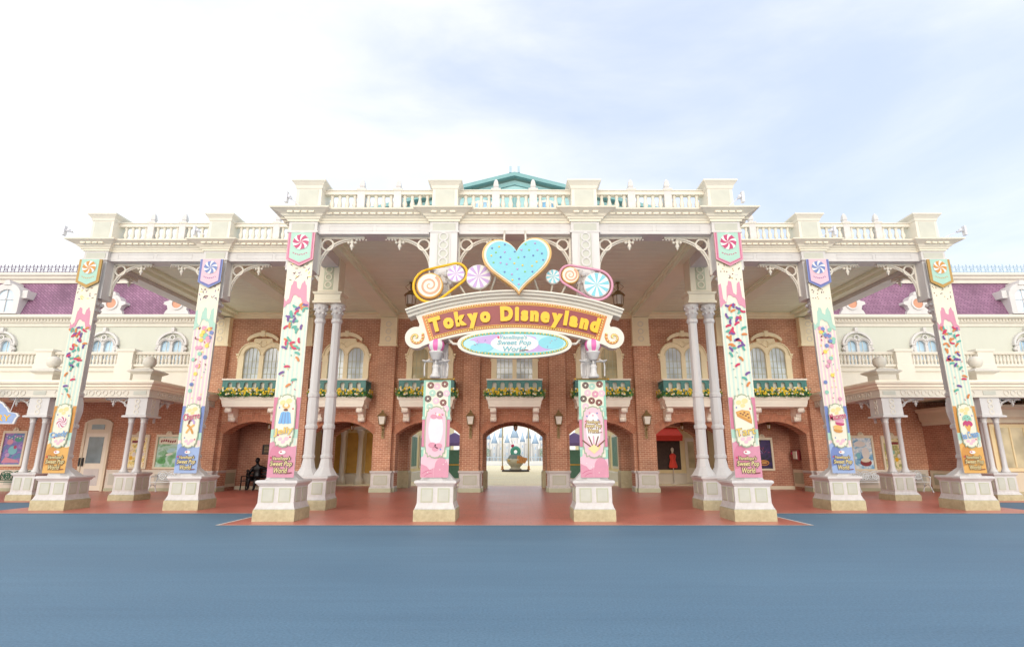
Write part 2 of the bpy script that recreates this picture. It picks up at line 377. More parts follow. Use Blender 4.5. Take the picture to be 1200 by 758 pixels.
# ------------------------------------------------------------------ columns (parts of the canopies)
def leafy_capital(b, z0, r, m=0):
    for k in range(8):
        a = 2*pi*k/8+pi/8
        for zz, q, t in ((z0, r*.95, .075), (z0+.2, r*1.1, .085)):
            b.sphere((q*cos(a), q*sin(a), zz), t, 6, m, (1, 1, .8))
SHAFT = [(.44, .99), (.38, 1.06), (.25, 1.24), (.205, 1.5), (.235, 1.53), (.235, 1.6), (.205, 1.64), (.20, 2.4), (.24, 2.44), (.24, 2.52), (.20, 2.57), (.225, 2.68), (.265, 2.95), (.25, 3.2), (.20, 3.4),
         (.23, 3.44), (.23, 3.52), (.19, 3.57), (.175, 5.85), (.22, 5.9), (.22, 5.98), (.18, 6.02), (.20, 6.2), (.235, 6.42), (.25, 6.5), (.25, 6.58), (.23, 6.62)]
def single_column(parent, pos, top):
    b = MB(); k = 1/cos(pi/8)
    b.lathe((0, 0, 0), [(h*k, z) for h, z in SHAFT], 8, 0, False, rot=pi/8); b.v = [(x, y-.22*min(1, max(0, (z-.99)/.25)), z) for x, y, z in b.v]
    for sx in (-1, 1):
        for i in range(3): b.box(-.12+.12*i-.012, -.12+.12*i+.012, -.22+sx*.182-.012, -.22+sx*.182+.012, 3.65, 5.8); b.box(sx*.182-.012, sx*.182+.012, -.30+.08*i-.01, -.30+.08*i+.01, 3.65, 5.8)
    c = b.build('column', 'white', parent, at=pos)
    MB().sq(0, 0, [(.525, 0), (.525, .27), (.5, .295)]).build('plinth', 'stone_green', c)
    MB().sq(0, 0, [(.515, .295), (.49, .33), (.475, .38), (.455, .44), (.452, .84), (.48, .87), (.5, .9), (.53, .925), (.53, .97), (.5, .992)]).build('pedestal', 'white', c)
    pm = None
    for ax in range(3):
        for s in (-1, 1):
            b = MB(); u = s*.212
            def pb(a0, a1, z0, z1, d, m):
                if ax == 0: b.box(a0, a1, -.452-d, -.44, z0, z1, m)
                elif ax == 1: b.box(-.452-d, -.44, a0, a1, z0, z1, m)
                else: b.box(.44, .452+d, a0, a1, z0, z1, m)
            pb(u-.15, u+.15, .46, .80, .012, 1); pb(u-.125, u+.125, .485, .775, .016, 0)
            b.build('panel', ['pale_green', 'sage'], c)
    b = MB(); leafy_capital(b, 6.24, .24); b.v = [(x, y-.2, z) for x, y, z in b.v]; b.build('capital', 'white', c)
    b = MB(); b.box(-.385, .385, -.385, .12, 6.62, top); b.build('head_block', 'white', c)
    b = MB(); n = 4; st = (top-6.75)/n
    b.box(-.16, .16, -.392, -.386, 6.68, top-.06, 1)
    for i in range(n): b.ring(0, 6.72+st*(i+.5), .095, .135, -.41, -.388, 16)
    for s in (-1, 1): b.box(s*.18-.014, s*.18+.014, -.404, -.386, 6.68, top-.06)
    b.build('lattice_panel', ['white', 'pale_green'], c)
    return c
def pair_column(parent, pos, top):
    b = MB()
    for s in (-1, 1):
        b.lathe((s*.28, 0, 0), [((min(h, .215) if 2.6 < z < 3.35 else h)*(.84 if z > 1.3 else .9), z) for h, z in SHAFT[:-5]], 16, 0, False, flute=.05)
        b.lathe((s*.28, 0, 0), [(.15, 6.0), (.17, 6.25), (.24, 6.42), (.25, 6.5)], 12)
    c = b.build('column', 'white', parent, at=pos)
    MB().sq(0, 0, [(.535, 0), (.535, .27), (.52, .295)]).build('plinth', 'stone_green', c)
    MB().sq(0, 0, [(.53, .295), (.505, .33), (.49, .38), (.485, .44), (.482, .84), (.50, .87), (.52, .9), (.54, .925), (.54, .97), (.52, .992)]).build('pedestal', 'white', c)
    for ax in range(3):
        for s in (-1, 1):
            b = MB(); u = s*.225
            for (h, z0, z1, d, m) in ((.16, .46, .80, .012, 1), (.135, .485, .775, .016, 0)):
                if ax == 0: b.box(u-h, u+h, -.482-d, -.47, z0, z1, m)
                elif ax == 1: b.box(-.482-d, -.47, u-h, u+h, z0, z1, m)
                else: b.box(.47, .482+d, u-h, u+h, z0, z1, m)
            b.build('panel', ['pale_green', 'sage'], c)
    b = MB()
    for s in (-1, 1):
        for k in range(8):
            a = 2*pi*k/8
            for zz, q in ((6.2, .17), (6.36, .21)): b.sphere((s*.28+q*cos(a), q*sin(a), zz), .05, 6)
    b.build('capital', 'white', c)
    b = MB(); b.sq(0, 0, [(.47, 6.5), (.47, 6.56), (.43, 6.6), (.43, 6.78), (.47, 6.82), (.49, 6.88), (.4, 6.9)], 0, .72)
    b.box(-.34, .34, -.31, .31, 6.9, top); b.build('head_block', 'cream', c)
    b = MB(); n = 4; st = (top-7.0)/n
    b.box(-.16, .16, -.316, -.311, 6.95, top-.05, 1)
    for i in range(n): b.ring(0, 6.98+st*(i+.5), .085, .125, -.334, -.313, 16)
    b.build('lattice_panel', ['cream', 'sage'], c)
    return c
def bracket_mesh(s):
    b = MB()
    pts = arc(.95, -1.0, .95, .95, pi, pi/2, 14)
    b.tube([(s*x, 0, z) for x, z in pts], .035, 6)
    b.tube([(s*x, .02, z) for x, z in arc(.95, -1.0, .90, .90, pi, pi/2, 14)], .02, 5)
    b.ring(s*.235, -.235, .14, .19, -.03, .03, 20)
    b.box(min(0, s*1.3), max(0, s*1.3), -.05, .05, -.06, 0)
    b.box(min(0, s*.06), max(0, s*.06), -.04, .04, -1.15, 0)
    for k in range(4): b.sphere((s*(1.06+.09*k), 0, -.075), .045-.006*k, 6)
    b.lathe((s*.93, 0, 0), [(.03, -.06), (.045, -.12), (.07, -.16), (.03, -.2), (.06, -.25), (.065, -.29), (.025, -.33), (.03, -.36), (.005, -.4)], 8)
    b.sphere((s*.83, 0, -.16), .045, 6); b.sphere((s*1.03, 0, -.16), .045, 6)
    return b
BAL = [(.062, 0), (.062, .05), (.038, .08), (.07, .15), (.075, .2), (.05, .3), (.038, .38), (.058, .42), (.058, .47)]
def balustrade(th, segs, y, zb, cm):
    """segs: (x0,x1) runs between pedestals, each with two pinnacle posts"""
    rail = MB(); posts = []; bals = []
    for x0, x1 in segs:
        rail.box(x0, x1, y-.13, y+.13, zb-.19, zb-.002); rail.box(x0, x1, y-.10, y+.10, zb+.472, zb+.58); rail.box(x0, x1, y-.13, y+.13, zb+.582, zb+.612)
        n = max(1, round((x1-x0)/1.15)-1) if x1-x0 > 1.8 else 0
        xs = [x0+(x1-x0)*(i+1)/(n+1) for i in range(n)]; posts += xs
        ed = [x0]+xs+[x1]
        for a, b in zip(ed, ed[1:]):
            k = max(2, round((b-a)/.2)-1)
            for i in range(k): bals.append(a+.09+(b-a-.18)*(i+.5)/k)
    rail.build('railing', 'ivory', th)
    b0 = MB().lathe((0, 0, 0), BAL, 8).build('baluster', 'ivory', th, at=(bals[0], y, zb))
    for x in bals[1:]: clone(b0, (x, y, zb), th, {})
    if posts:
        p = MB().sq(0, 0, [(.11, -.02), (.11, .6), (.14, .62), (.14, .66), (.09, .68), (.06, .72), (.08, .76), (.055, .92), (.02, 1.0)])
        p0 = p.build('pinnacle_post', 'white', th, at=(posts[0], y, zb))
        for x in posts[1:]: clone(p0, (x, y, zb), th, {})
def cap_pedestal(th, pos, hz=.9):
    b = MB().sq(0, 0, [(.42, 0), (.42, .08), (.37, .1), (.36, hz-.26), (.38, hz-.24), (.40, hz-.16), (.46, hz-.08), (.49, hz-.05), (.49, hz)])
    o = b.build('parapet_pedestal', 'ivory', th, at=pos)
    p = MB(); p.box(-.27, .27, -.372, -.362, .16, hz-.28); p.box(-.275, .275, -.44, -.37, .105, .15); p.build('panel', ['pale_green'], o)
    return o
def entab(path, z0, z1, z2, th, back=.5):
    f = MB().sweep(path, [(-back, z0), (.03, z0), (.03, z0+.05), (0, z0+.07), (0, z1+.01), (-back, z1+.01)])
    f.build('frieze', 'white', th)
    h = z2-z1
    c = MB().sweep(path, [(-back, z1), (.04, z1), (.06, z1+h*.17), (.09, z1+h*.19), (.12, z1+h*.36), (.15, z1+h*.38), (.20, z1+h*.56), (.25, z1+h*.64), (.28, z1+h*.68), (.36, z1+h*.80), (.42, z1+h*.86), (.44, z2-.005), (.43, z2), (-back, z2)])
    return c
def dentils(b, runs, z, o):
    for (x0, y0), (x1, y1) in runs:
        L = sqrt((x1-x0)**2+(y1-y0)**2); n = int(L/.2)
        for i in range(n):
            t = (i+.5)/n; x = x0+(x1-x0)*t; y = y0+(y1-y0)*t
            if abs(y1-y0) < 1e-3: b.box(x-.075, x+.075, y-o-.035, y-o+.06, z-.03, z+.03)
            else: s = -1 if x < 0 else 1; b.box(x+s*o-.07, x+s*o+.07, y-.045, y+.045, z-.055, z+.012)
# --- central canopy
cen = thing('entrance_canopy', 'tall central entrance canopy with six columns and a balustrade on its flat roof', 'canopy', (0, 15, 0))
Zb, Zf, Zc = 7.73, 8.06, 8.36
jog = [(-6.4, 17.7)]
for cx in (-6, -2, 2, 6):
    jog += [(cx-.4, 14.75), (cx-.4, 14.62), (cx+.4, 14.62), (cx+.4, 14.75)]
jog[1] = (-6.4, 14.62); jog.pop(2); jog[-2] = (6.4, 14.62); jog[-1] = (6.4, 17.7)
b = entab(jog, Zb, Zf, Zc, cen)
for a, c in ((-6.4, -5.6), (-5.55, -2.45), (-2.4, -1.6), (-1.55, 1.55), (1.6, 2.4), (2.45, 5.55), (5.6, 6.4)):
    yy = 14.62 if c-a < 1 else 14.75; dentils(b, [((a, yy), (c, yy))], Zf+(Zc-Zf)*.66, .26)
dentils(b, [((-6.4, 14.7), (-6.4, 17.6)), ((6.4, 14.7), (6.4, 17.6))], Zf+(Zc-Zf)*.66, .26)
b.build('cornice', 'cream_lifted', cen)
for cx in (-6, -2, 2, 6): MB().box(cx-.32, cx+.32, 14.606, 14.618, Zb+.02, Zf-.06).build('frieze_tablet', 'pale_green', cen)
b = MB()
for x0 in (-5.35, -1.35, 2.65):
    for k in range(2):
        a = x0+.05+k*1.35; q = a+1.25; z0, z1 = Zb+.1, Zf-.07
        for s in ((a, q, z0, z0+.012), (a, q, z1-.012, z1), (a, a+.012, z0, z1), (q-.012, q, z0, z1)): b.box(s[0], s[1], 14.742, 14.748, s[2], s[3])
b.build('frieze_panel', 'white', cen)
b = MB(); b.box(-5.95, 5.95, 15.2, 25.98, 8.32, 8.44)
for i in range(27): b.box(-5.6, 5.6, 15.3+i*.4, 15.32+i*.4, 8.312, 8.319)
b.build('ceiling', 'ceiling_tan', cen)
for s in (-1, 1):
    b = MB(); b.box(s*6-.36, s*6+.36, 15.3, 25.96, 8.05, 8.315); b.box(s*6-.46, s*6+.46, 15.3, 25.955, 8.2, 8.31); b.build('beam', 'ceiling_beam', cen)
c0 = single_column(cen, (-6, 14.99, 0), Zb+.02); cm = child_map()
for x in (-2, 2, 6): clone(c0, (x, 14.99, 0), cen, cm)
p0 = pair_column(cen, (-6.2, 17.9, 0), 8.06); cm = child_map(); clone(p0, (6.2, 17.9, 0), cen, cm)
bl = bracket_mesh(1).build('spandrel_bracket', 'ivory', cen, at=(-5.62, 14.98, Zb-.002)); br = bracket_mesh(-1).build('spandrel_bracket', 'ivory', cen, at=(-2.38, 14.98, Zb-.002))
for x in (-1.62, 2.38): clone(bl, (x, 14.98, Zb-.002), cen, {})
for x in (1.62, 5.62): clone(br, (x, 14.98, Zb-.002), cen, {})
q0 = cap_pedestal(cen, (-5.92, 14.98, Zc+.002), .97); cm = child_map()
for x in (-2.0, 2.0, 5.92): clone(q0, (x, 14.98, Zc+.002), cen, cm)
balustrade(cen, [(-5.56, -2.36), (-1.64, 1.64), (2.36, 5.56)], 14.98, Zc+.2, None)
b = MB()
for s in (-1, 1): b.box(s*6.05-.1, s*6.05+.1, 15.4, 17.7, Zc+.01, Zc+.18); b.box(s*6.05-.1, s*6.05+.1, 15.4, 17.7, Zc+.67, Zc+.8)
for s in (-1, 1):
    for i in range(11): b.lathe((s*6.05, 15.55+i*.2, Zc+.18), BAL, 6)
b.build('side_balustrade', 'ivory', cen)
# --- wing canopies
Wb, Wf, Wc = 7.93, 8.25, 8.57
for s, side in ((-1, 'left'), (1, 'right')):
    R = s > 0
    w = thing('wing_canopy', 'lower %s wing canopy with two columns beside the tall central canopy' % side, 'canopy', (s*12, 18, 0), group='lower side canopies')
    path = [(-14.4, 25.95), (-14.4, 17.45), (-13.6, 17.45), (-13.6, 17.58), (-10.4, 17.58), (-10.4, 17.45), (-9.6, 17.45), (-9.6, 17.58), (-6.9, 17.58)]
    if R: path = [(-x, y) for x, y in path][::-1]
    b = entab(path, Wb, Wf, Wc, w); nd = len(b.v)
    for a, c in ((-14.4, -13.6), (-13.55, -10.45), (-10.4, -9.6), (-9.55, -6.9)):
        yy = 17.45 if c-a < 1 else 17.58; dentils(b, [((a, yy), (c, yy))], Wf+(Wc-Wf)*.66, .26)
    dentils(b, [((-14.4, 17.6), (-14.4, 25.8))], Wf+(Wc-Wf)*.66, .26)
    if R: k0 = len(b.v)-nd; b.v[nd:] = [(-x, y, z) for x, y, z in b.v[nd:]]
    b.build('cornice', 'cream_lifted', w)
    for cx in (-14, -10): MB().box(cx-.32, cx+.32, 17.436, 17.448, Wb+.02, Wf-.06).mir(R).build('frieze_tablet', 'pale_green', w)
    b = MB()
    for x0 in (-13.4, -9.4):
        for k in range(2):
            a = x0+.05+k*1.3; q = a+1.2; z0, z1 = Wb+.1, Wf-.07
            if q > -6.8: continue
            for t in ((a, q, z0, z0+.012), (a, q, z1-.012, z1), (a, a+.012, z0, z1), (q-.012, q, z0, z1)): b.box(t[0], t[1], 17.57, 17.577, t[2], t[3])
    b.mir(R).build('frieze_panel', 'white', w)
    b = MB(); b.box(-13.95, -6.05, 18.0, 25.98, 8.322, 8.442)
    for i in range(20): b.box(-13.8, -6.4, 18.1+i*.4, 18.12+i*.4, 8.314, 8.321)
    b.mir(R).build('ceiling', 'ceiling_tan', w)
    b = MB(); b.box(-10.3, -9.7, 18.05, 25.96, 8.1, 8.316); b.box(-10.38, -9.62, 18.05, 25.955, 8.22, 8.312); b.mir(R).build('beam', 'ceiling_beam', w); b = MB()
    b.box(-13.88, -13.5, 18.05, 25.96, 8.08, 8.31); b.box(-13.49, -13.3, 18.05, 25.96, 8.2, 8.311)
    b.mir(R).build('beam', 'ceiling_beam', w)
    c0 = single_column(w, (s*14, 17.87, 0), Wb+.02); cm = child_map(); clone(c0, (s*10, 17.87, 0), w, cm)
    for sg, xs in ((1, (-13.62, -9.62)), (-1, (-10.38, -6.5))):
        k = bracket_mesh(sg*(-1 if R else 1)).build('spandrel_bracket', 'ivory', w, at=(-s*xs[0]*1.0 if False else s*-xs[0], 17.86, Wb-.002))
        for x in xs[1:]: clone(k, (s*-x, 17.86, Wb-.002), w, {})
    k = MB(); t = bracket_mesh(1); k.add([(-y, x, z) for x, y, z in t.v], t.f); k.build('spandrel_bracket', 'ivory', w, at=(s*14, 18.25, Wb-.002))
    q0 = cap_pedestal(w, (s*13.95, 17.8, Wc+.002), 1.01); cm = child_map(); clone(q0, (s*9.98, 17.8, Wc+.002), w, cm)
    sg = [(-13.59, -10.34), (-9.62, -6.75)]
    if R: sg = [(-c, -a) for a, c in sg][::-1]
    balustrade(w, sg, 17.82, Wc+.2, None)

# ------------------------------------------------------------------ main brick building
hall = thing('brick_building', 'red brick entrance hall with seven arches and arched windows under the canopies', 'building', (0, 26, 0))
AH, SP, CR = 1.47, 2.55, 3.13
rise = CR-SP; AR = (AH*AH+rise*rise)/(2*rise); ACZ = CR-AR; AA = asin(AH/AR)
def archpts(cx, n=16): return [(cx+AR*sin(-AA+2*AA*i/n), ACZ+AR*cos(-AA+2*AA*i/n)) for i in range(n+1)]
def notched(xs, x0, x1, top):
    p = [(x0, 0)]
    for cx in xs: p += [(cx-AH, 0)]+archpts(cx)+[(cx+AH, 0)]
    return p+[(x1, 0), (x1, top), (x0, top)]
b = MB(); b.prism(notched([-12, -8, -4, 0, 4, 8, 12], -14.6, 14.6, 8.6), 26, 26.7)
b.prism(notched([-8, -4, 0, 4, 8], -10, 10, 8.6), 29.2, 29.9)
for s in (-1, 1):
    b.box(s*14.6-.2*(s > 0), s*14.6+.2*(s < 0), 26.71, 29.9, 0, 8.6)
b.build('wall', 'brick', hall)
for s in (-1, 1):
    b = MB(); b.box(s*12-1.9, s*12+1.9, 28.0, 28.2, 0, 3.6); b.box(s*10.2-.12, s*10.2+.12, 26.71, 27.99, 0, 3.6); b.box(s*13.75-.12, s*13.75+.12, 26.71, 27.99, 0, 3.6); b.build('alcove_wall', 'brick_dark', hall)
b = MB(); b.box(-14.3, 14.3, 26.71, 29.19, 3.3, 3.5); b.build('passage_ceiling', 'soffit_dark', hall)
b = MB(); b.box(-14.6, 14.6, 26, 29.9, 8.62, 8.8); b.build('roof', 'ivory', hall)
for cx in (-12, -8, -4, 0, 4, 8, 12):
    b = MB(); n = 42
    for i in range(n):
        a0 = -AA+2*AA*(i+.08)/n; a1 = -AA+2*AA*(i+.92)/n
        q = [(cx+r*sin(a), ACZ+r*cos(a)) for r, a in ((AR+.005, a0), (AR+.005, a1), (AR+.36, a1), (AR+.36, a0))]
        b.prism(q, 25.978, 26.3)
    b.build('arch_ring', 'voussoir', hall)
for cx in (-14, -10, -6, -2, 2, 6, 10, 14):
    b = MB(); b.box(cx-.38, cx+.38, 25.7, 25.999, 0, 6.65); o = b.build('pilaster', 'brick', hall)
    b = MB(); b.sq(cx, 25.85, [(.40, 6.63), (.44, 6.66), (.44, 6.72), (.40, 6.75), (.39, 8.03)], 0, .45); b.build('capital', 'tan_trim', o)
    b = MB()
    for k in range(3): b.ring(cx, 6.98+.36*k, .09, .14, 25.655, 25.675, 14)
    b.box(cx-.2, cx+.2, 25.665, 25.674, 6.8, 7.95, 1); b.build('lattice_panel', ['cream', 'tan_trim'], o)
    pp = [(cx-.50, 26.65), (cx-.50, 25.96), (cx-.42, 25.96), (cx-.42, 25.66), (cx+.42, 25.66), (cx+.42, 25.96), (cx+.50, 25.96), (cx+.50, 26.65)]
    b = MB().sweep(pp, [(-.03, .18), (.05, .18), (.05, .22), (.02, .25), (.02, .80), (.05, .83), (.07, .88), (.07, .92), (-.03, .93)])
    b.sweep(pp, [(-.03, .0), (.07, 0), (.07, .18), (-.03, .18)], 1)
    b.box(cx-.3, cx+.3, 25.628, 25.639, .33, .73, 2); b.box(cx-.27, cx+.27, 25.622, 25.635, .36, .70, 3)
    b.build('pier_plinth', ['white', 'sage', 'sage', 'pale_green'], o)
for cx in (-10, -6, -2, 2, 6, 10):
    MB().sq(cx, 29.5, [(.60, 0), (.60, .78), (.57, .82), (.57, .85)], 0, .72).build('inner_plinth', 'stone_green', hall)
b = MB().sweep([(-13.9, 25.99), (13.9, 25.99)], [(-.2, 8.03), (.04, 8.03), (.06, 8.1), (.14, 8.14), (.16, 8.22), (.24, 8.26), (.24, 8.31), (-.2, 8.31)])
b.build('ceiling_cornice', 'tan_trim', hall)
for s in (-1, 1):   # wainscot in the two alcoves
    b = MB(); b.box(s*12-1.7, s*12+1.7, 27.95, 27.998, .0, .16, 0)
    x = s*13.63
    b.box(min(x, x-s*.04), max(x, x-s*.04), 26.72, 27.9, .15, .95); b.box(min(x-s*.041, x-s*.055), max(x-s*.041, x-s*.055), 26.85, 27.8, .3, .8, 1)
    b.build('wainscot', ['cream', 'sage'], hall)

def twin_window(par, cx, y, zs, zspr, rp, gap, band, mats, pane, lead='sage', hood=True, lead_n=(-1, 0, 1)):
    """two arched panes in one moulded surround"""
    d = rp+gap/2; ro = rp+band; w = MB()
    a = math.acos(min(1, d/ro))
    out = [(cx-d-ro, zs)]+arc(cx-d, zspr, ro, ro, pi, a, 14)+arc(cx+d, zspr, ro, ro, pi-a, 0, 14)[1:]+[(cx+d+ro, zs)]
    inn = [(cx+d+rp, zs)]+arc(cx+d, zspr, rp, rp, 0, pi, 14)+[(cx+gap/2, zs), (cx-gap/2, zs)]+arc(cx-d, zspr, rp, rp, 0, pi, 14)+[(cx-d-rp, zs)]
    w.prism(out+inn, y-.14, y-.001)
    for sx in (-1, 1):
        w.tube([(cx+sx*d+p[0], y-.15, p[1]) for p in arc(0, zspr, ro-.03, ro-.03, (pi if sx < 0 else 0), (a if sx < 0 else pi-a), 14)], .04, 6)
        w.tube([(cx+sx*d+p[0], y-.15, p[1]) for p in arc(0, zspr, rp+.03, rp+.03, 0, pi, 14)], .022, 5)
        e = cx+sx*(d+ro); w.box(min(e-sx*.04, e+sx*.1), max(e-sx*.04, e+sx*.1), y-.17, y-.002, zspr-.02, zspr+.08)
        w.sphere((e+sx*.02, y-.1, zspr-.1), .08, 6); w.sphere((e+sx*.0, y-.1, zspr-.24), .06, 6)
    w.box(cx-d-ro-.06, cx+d+ro+.06, y-.2, y-.003, zs-.1, zs-.002)
    win = w.build('window', mats, par)
    p = MB()
    for sx in (-1, 1): p.flat([(cx+sx*d+rp, zs)]+arc(cx+sx*d, zspr, rp, rp, 0, pi, 14)+[(cx+sx*d-rp, zs)], y-.02)
    p.build('pane', pane, win)
    g = MB()
    for sx in (-1, 1):
        for k in lead_n: g.box(cx+sx*d+k*rp*.5-.011, cx+sx*d+k*rp*.5+.011, y-.04, y-.022, zs, zspr+sqrt(rp*rp-(k*rp*.5)**2)-.01)
        z = zs+.3
        while z < zspr+rp*.6: g.box(cx+sx*d-rp*.98, cx+sx*d+rp*.98, y-.038, y-.024, z-.01, z+.01) if z < zspr else None; z += .3
    g.build('leading', lead, win)
    if hood:
        h = MB(); zt = zspr+ro*.62
        h.prism([(cx-.5, zt), (cx+.5, zt), (cx+.42, zt+.42), (cx-.42, zt+.42)], y-.12, y-.004)
        top = arc(cx, zt+.1, .85, .62, radians(152), radians(28), 10); bot = arc(cx, zt+.02, .8, .52, radians(28), radians(152), 10)
        h.prism(top+bot, y-.22, y-.005)
        h.box(cx-.09, cx+.09, y-.25, y-.01, zt+.5, zt+.78); h.ring(cx, zt+.2, .1, .16, y-.16, y-.125, 16)
        h.build('hood', mats, win)
    return win
def balcony(par, cx):
    s = MB().sq(cx, 25.55, [(1.12, 3.72), (1.16, 3.74), (1.18, 3.84), (1.2, 3.86), (1.22, 4.02), (1.27, 4.06), (1.3, 4.12), (1.3, 4.2)], 0, .42)
    s.box(cx-1.2, cx+1.2, 25.55, 25.99, 3.7, 4.18)
    o = s.build('balcony', 'ivory_lifted', par)
    g = MB(); f = 25.02
    for z0, z1 in ((4.202, 4.30), (4.83, 4.92)):
        g.box(cx-1.24, cx+1.24, f, f+.07, z0, z1)
        for q in (-1, 1): g.box(cx+q*1.205-.035, cx+q*1.205+.035, f+.071, 25.97, z0, z1)
    n = 6; wd = 2.2/n
    for i in range(n+1): x = cx-1.1+wd*i; g.box(x-.085, x+.085, f+.005, f+.06, 4.3, 4.83)
    for i in range(n):
        x = cx-1.1+wd*(i+.5); r = (wd-.17)/2
        for q in (-1, 1): g.prism([(x+q*r, 4.74)]+arc(x, 4.74, q*r, r, 0, pi/2, 5)[1:]+[(x, 4.85), (x+q*r, 4.85)], f+.006, f+.059)
    for q in (-1, 1):
        g.box(cx+q*1.2-.05, cx+q*1.2+.05, f-.004, f+.09, 4.206, 4.916)
        for k in range(4): y = f+.2+k*.24; g.box(cx+q*1.205-.03, cx+q*1.205+.03, y-.06, y+.06, 4.3, 4.83)
    g.build('balustrade', 'teal', o)
    r = MB(); r.box(cx-1.28, cx+1.28, f-.05, f+.1, 4.922, 4.99)
    for q in (-1, 1): r.box(cx+q*1.21-.07, cx+q*1.21+.07, f+.101, 25.98, 4.922, 4.99)
    r.build('rail', 'ivory_lifted', o)
    l = MB(); l.box(cx-1.1, cx+1.1, f+.16, f+.34, 4.21, 4.84); l.box(cx-1.15, cx+1.15, 25.93, 25.985, 4.21, 5.04); l.build('dado_and_gap_board', 'ivory_lifted', o)  # front pale board added so the shaded openings look light
    for q in (-1, 1):
        k = MB(); x = cx+q*.97
        k.xprism([(25.98, 3.7), (25.2, 3.7), (25.2, 3.58), (25.3, 3.5), (25.42, 3.52), (25.5, 3.44), (25.55, 3.3), (25.68, 3.27), (25.75, 3.15), (25.86, 3.1), (25.98, 3.12)], x-.12, x+.12)
        k.lathe((x, 25.3, 3.58), [(.11, -.14), (.11, .14)], 10, 0, True, ax='x'); k.lathe((x, 25.72, 3.22), [(.13, -.14), (.13, .14)], 10, 0, True, ax='x')
        k.build('corbel', 'ivory_lifted', o)
    return o
for cx in (-12, -8, -4, 0, 4, 8, 12):
    twin_window(hall, cx, 25.998, 5.04, 6.22, .37, .2, .26, 'tan_trim', 'pane_blue' if abs(cx) > 6 or cx == 0 else 'pane_cream')
    balcony(hall, cx)
# flower displays on the balconies
def flowers():
    b = MB(); rnd = random.Random(5)
    def leaf(c, L, wd, m, bb):
        a = rnd.uniform(0, 2*pi); t = rnd.uniform(-.3, 1.2)
        d = (cos(a)*cos(t), sin(a)*cos(t), sin(t)); e = (-sin(a)*wd, cos(a)*wd, 0)
        mid = tuple(c[i]+d[i]*L*.5 for i in range(3)); tip = tuple(c[i]+d[i]*L for i in range(3))
        bb.add([c, tuple(mid[i]+e[i] for i in range(3)), tip, tuple(mid[i]-e[i] for i in range(3))], [(0, 1, 2, 3)], m)
    fl = MB()
    def spot():
        q = rnd.random()
        if q < .7: return (rnd.uniform(-1.25, 1.25), rnd.uniform(-.12, -.02))
        return (rnd.choice((-1, 1))*rnd.uniform(1.26, 1.36), rnd.uniform(0, .9))
    for i in range(760):
        x, y = spot(); z = -.06+.26*rnd.random()**1.3; leaf((x, y-.04, z), rnd.uniform(.09, .2), rnd.uniform(.02, .045), int(rnd.random() < .35), b)
    clus = [(x+rnd.uniform(-.08, .08), None) for x in [-1.15+.26*k for k in range(10)]]
    for i in range(210):
        front = rnd.random() < .76
        if front: x = rnd.choice(clus)[0]+rnd.gauss(0, .065); y = rnd.uniform(-.2, -.1)
        else: x, y = rnd.choice((-1, 1))*rnd.uniform(1.33, 1.42), rnd.choice((.1, .35, .6, .85))+rnd.gauss(0, .05)
        z = .06+.30*rnd.random(); r = rnd.uniform(.028, .046); m = int(rnd.random() < .22); t = rnd.uniform(-.5, .5); q = rnd.uniform(-.35, .5)
        pts = [((r*(1+.35*(k % 2))*cos(pi/5*k)), r*(1+.35*(k % 2))*sin(pi/5*k)) for k in range(10)]
        if front: fl.add([(x+u*cos(t), y+u*sin(t)+v*q, z+v) for u, v in pts]+[(x, y-.02, z)], [(k, (k+1) % 10, 10) for k in range(10)], m)
        else: fl.add([(x+u*sin(t)+v*q, y+u*cos(t), z+v) for u, v in pts]+[(x+math.copysign(.02, x), y, z)], [(k, (k+1) % 10, 10) for k in range(10)], m)
    return b, fl
b, fl = flowers()
fx = {-12: 'far left balcony', -8: 'balcony second from the left', -4: 'balcony third from the left', 0: 'middle balcony under the oval sign', 4: 'balcony third from the right', 8: 'balcony second from the right', 12: 'far right balcony'}
f0 = thing('flower_display', 'yellow and white flowers with green leaves along the %s' % fx[-12], 'flowers', (-12, 25.02, 4.2), group='flowers on the balconies', world=False)
b.build('foliage', ['leaf', 'leaf_light'], f0); fl.build('blossoms', ['petal_yellow', 'petal_white'], f0)
for i, x in enumerate((-8, -4, 0, 4, 8, 12)): dup(f0, (x, 25.02, 4.2), 'yellow and white flowers with green leaves along the %s' % fx[x]).scale = ((-1, 1, -1)[i % 3], 1, (.92, 1.1, 1.0, 1.06, .9, 1.04)[i])

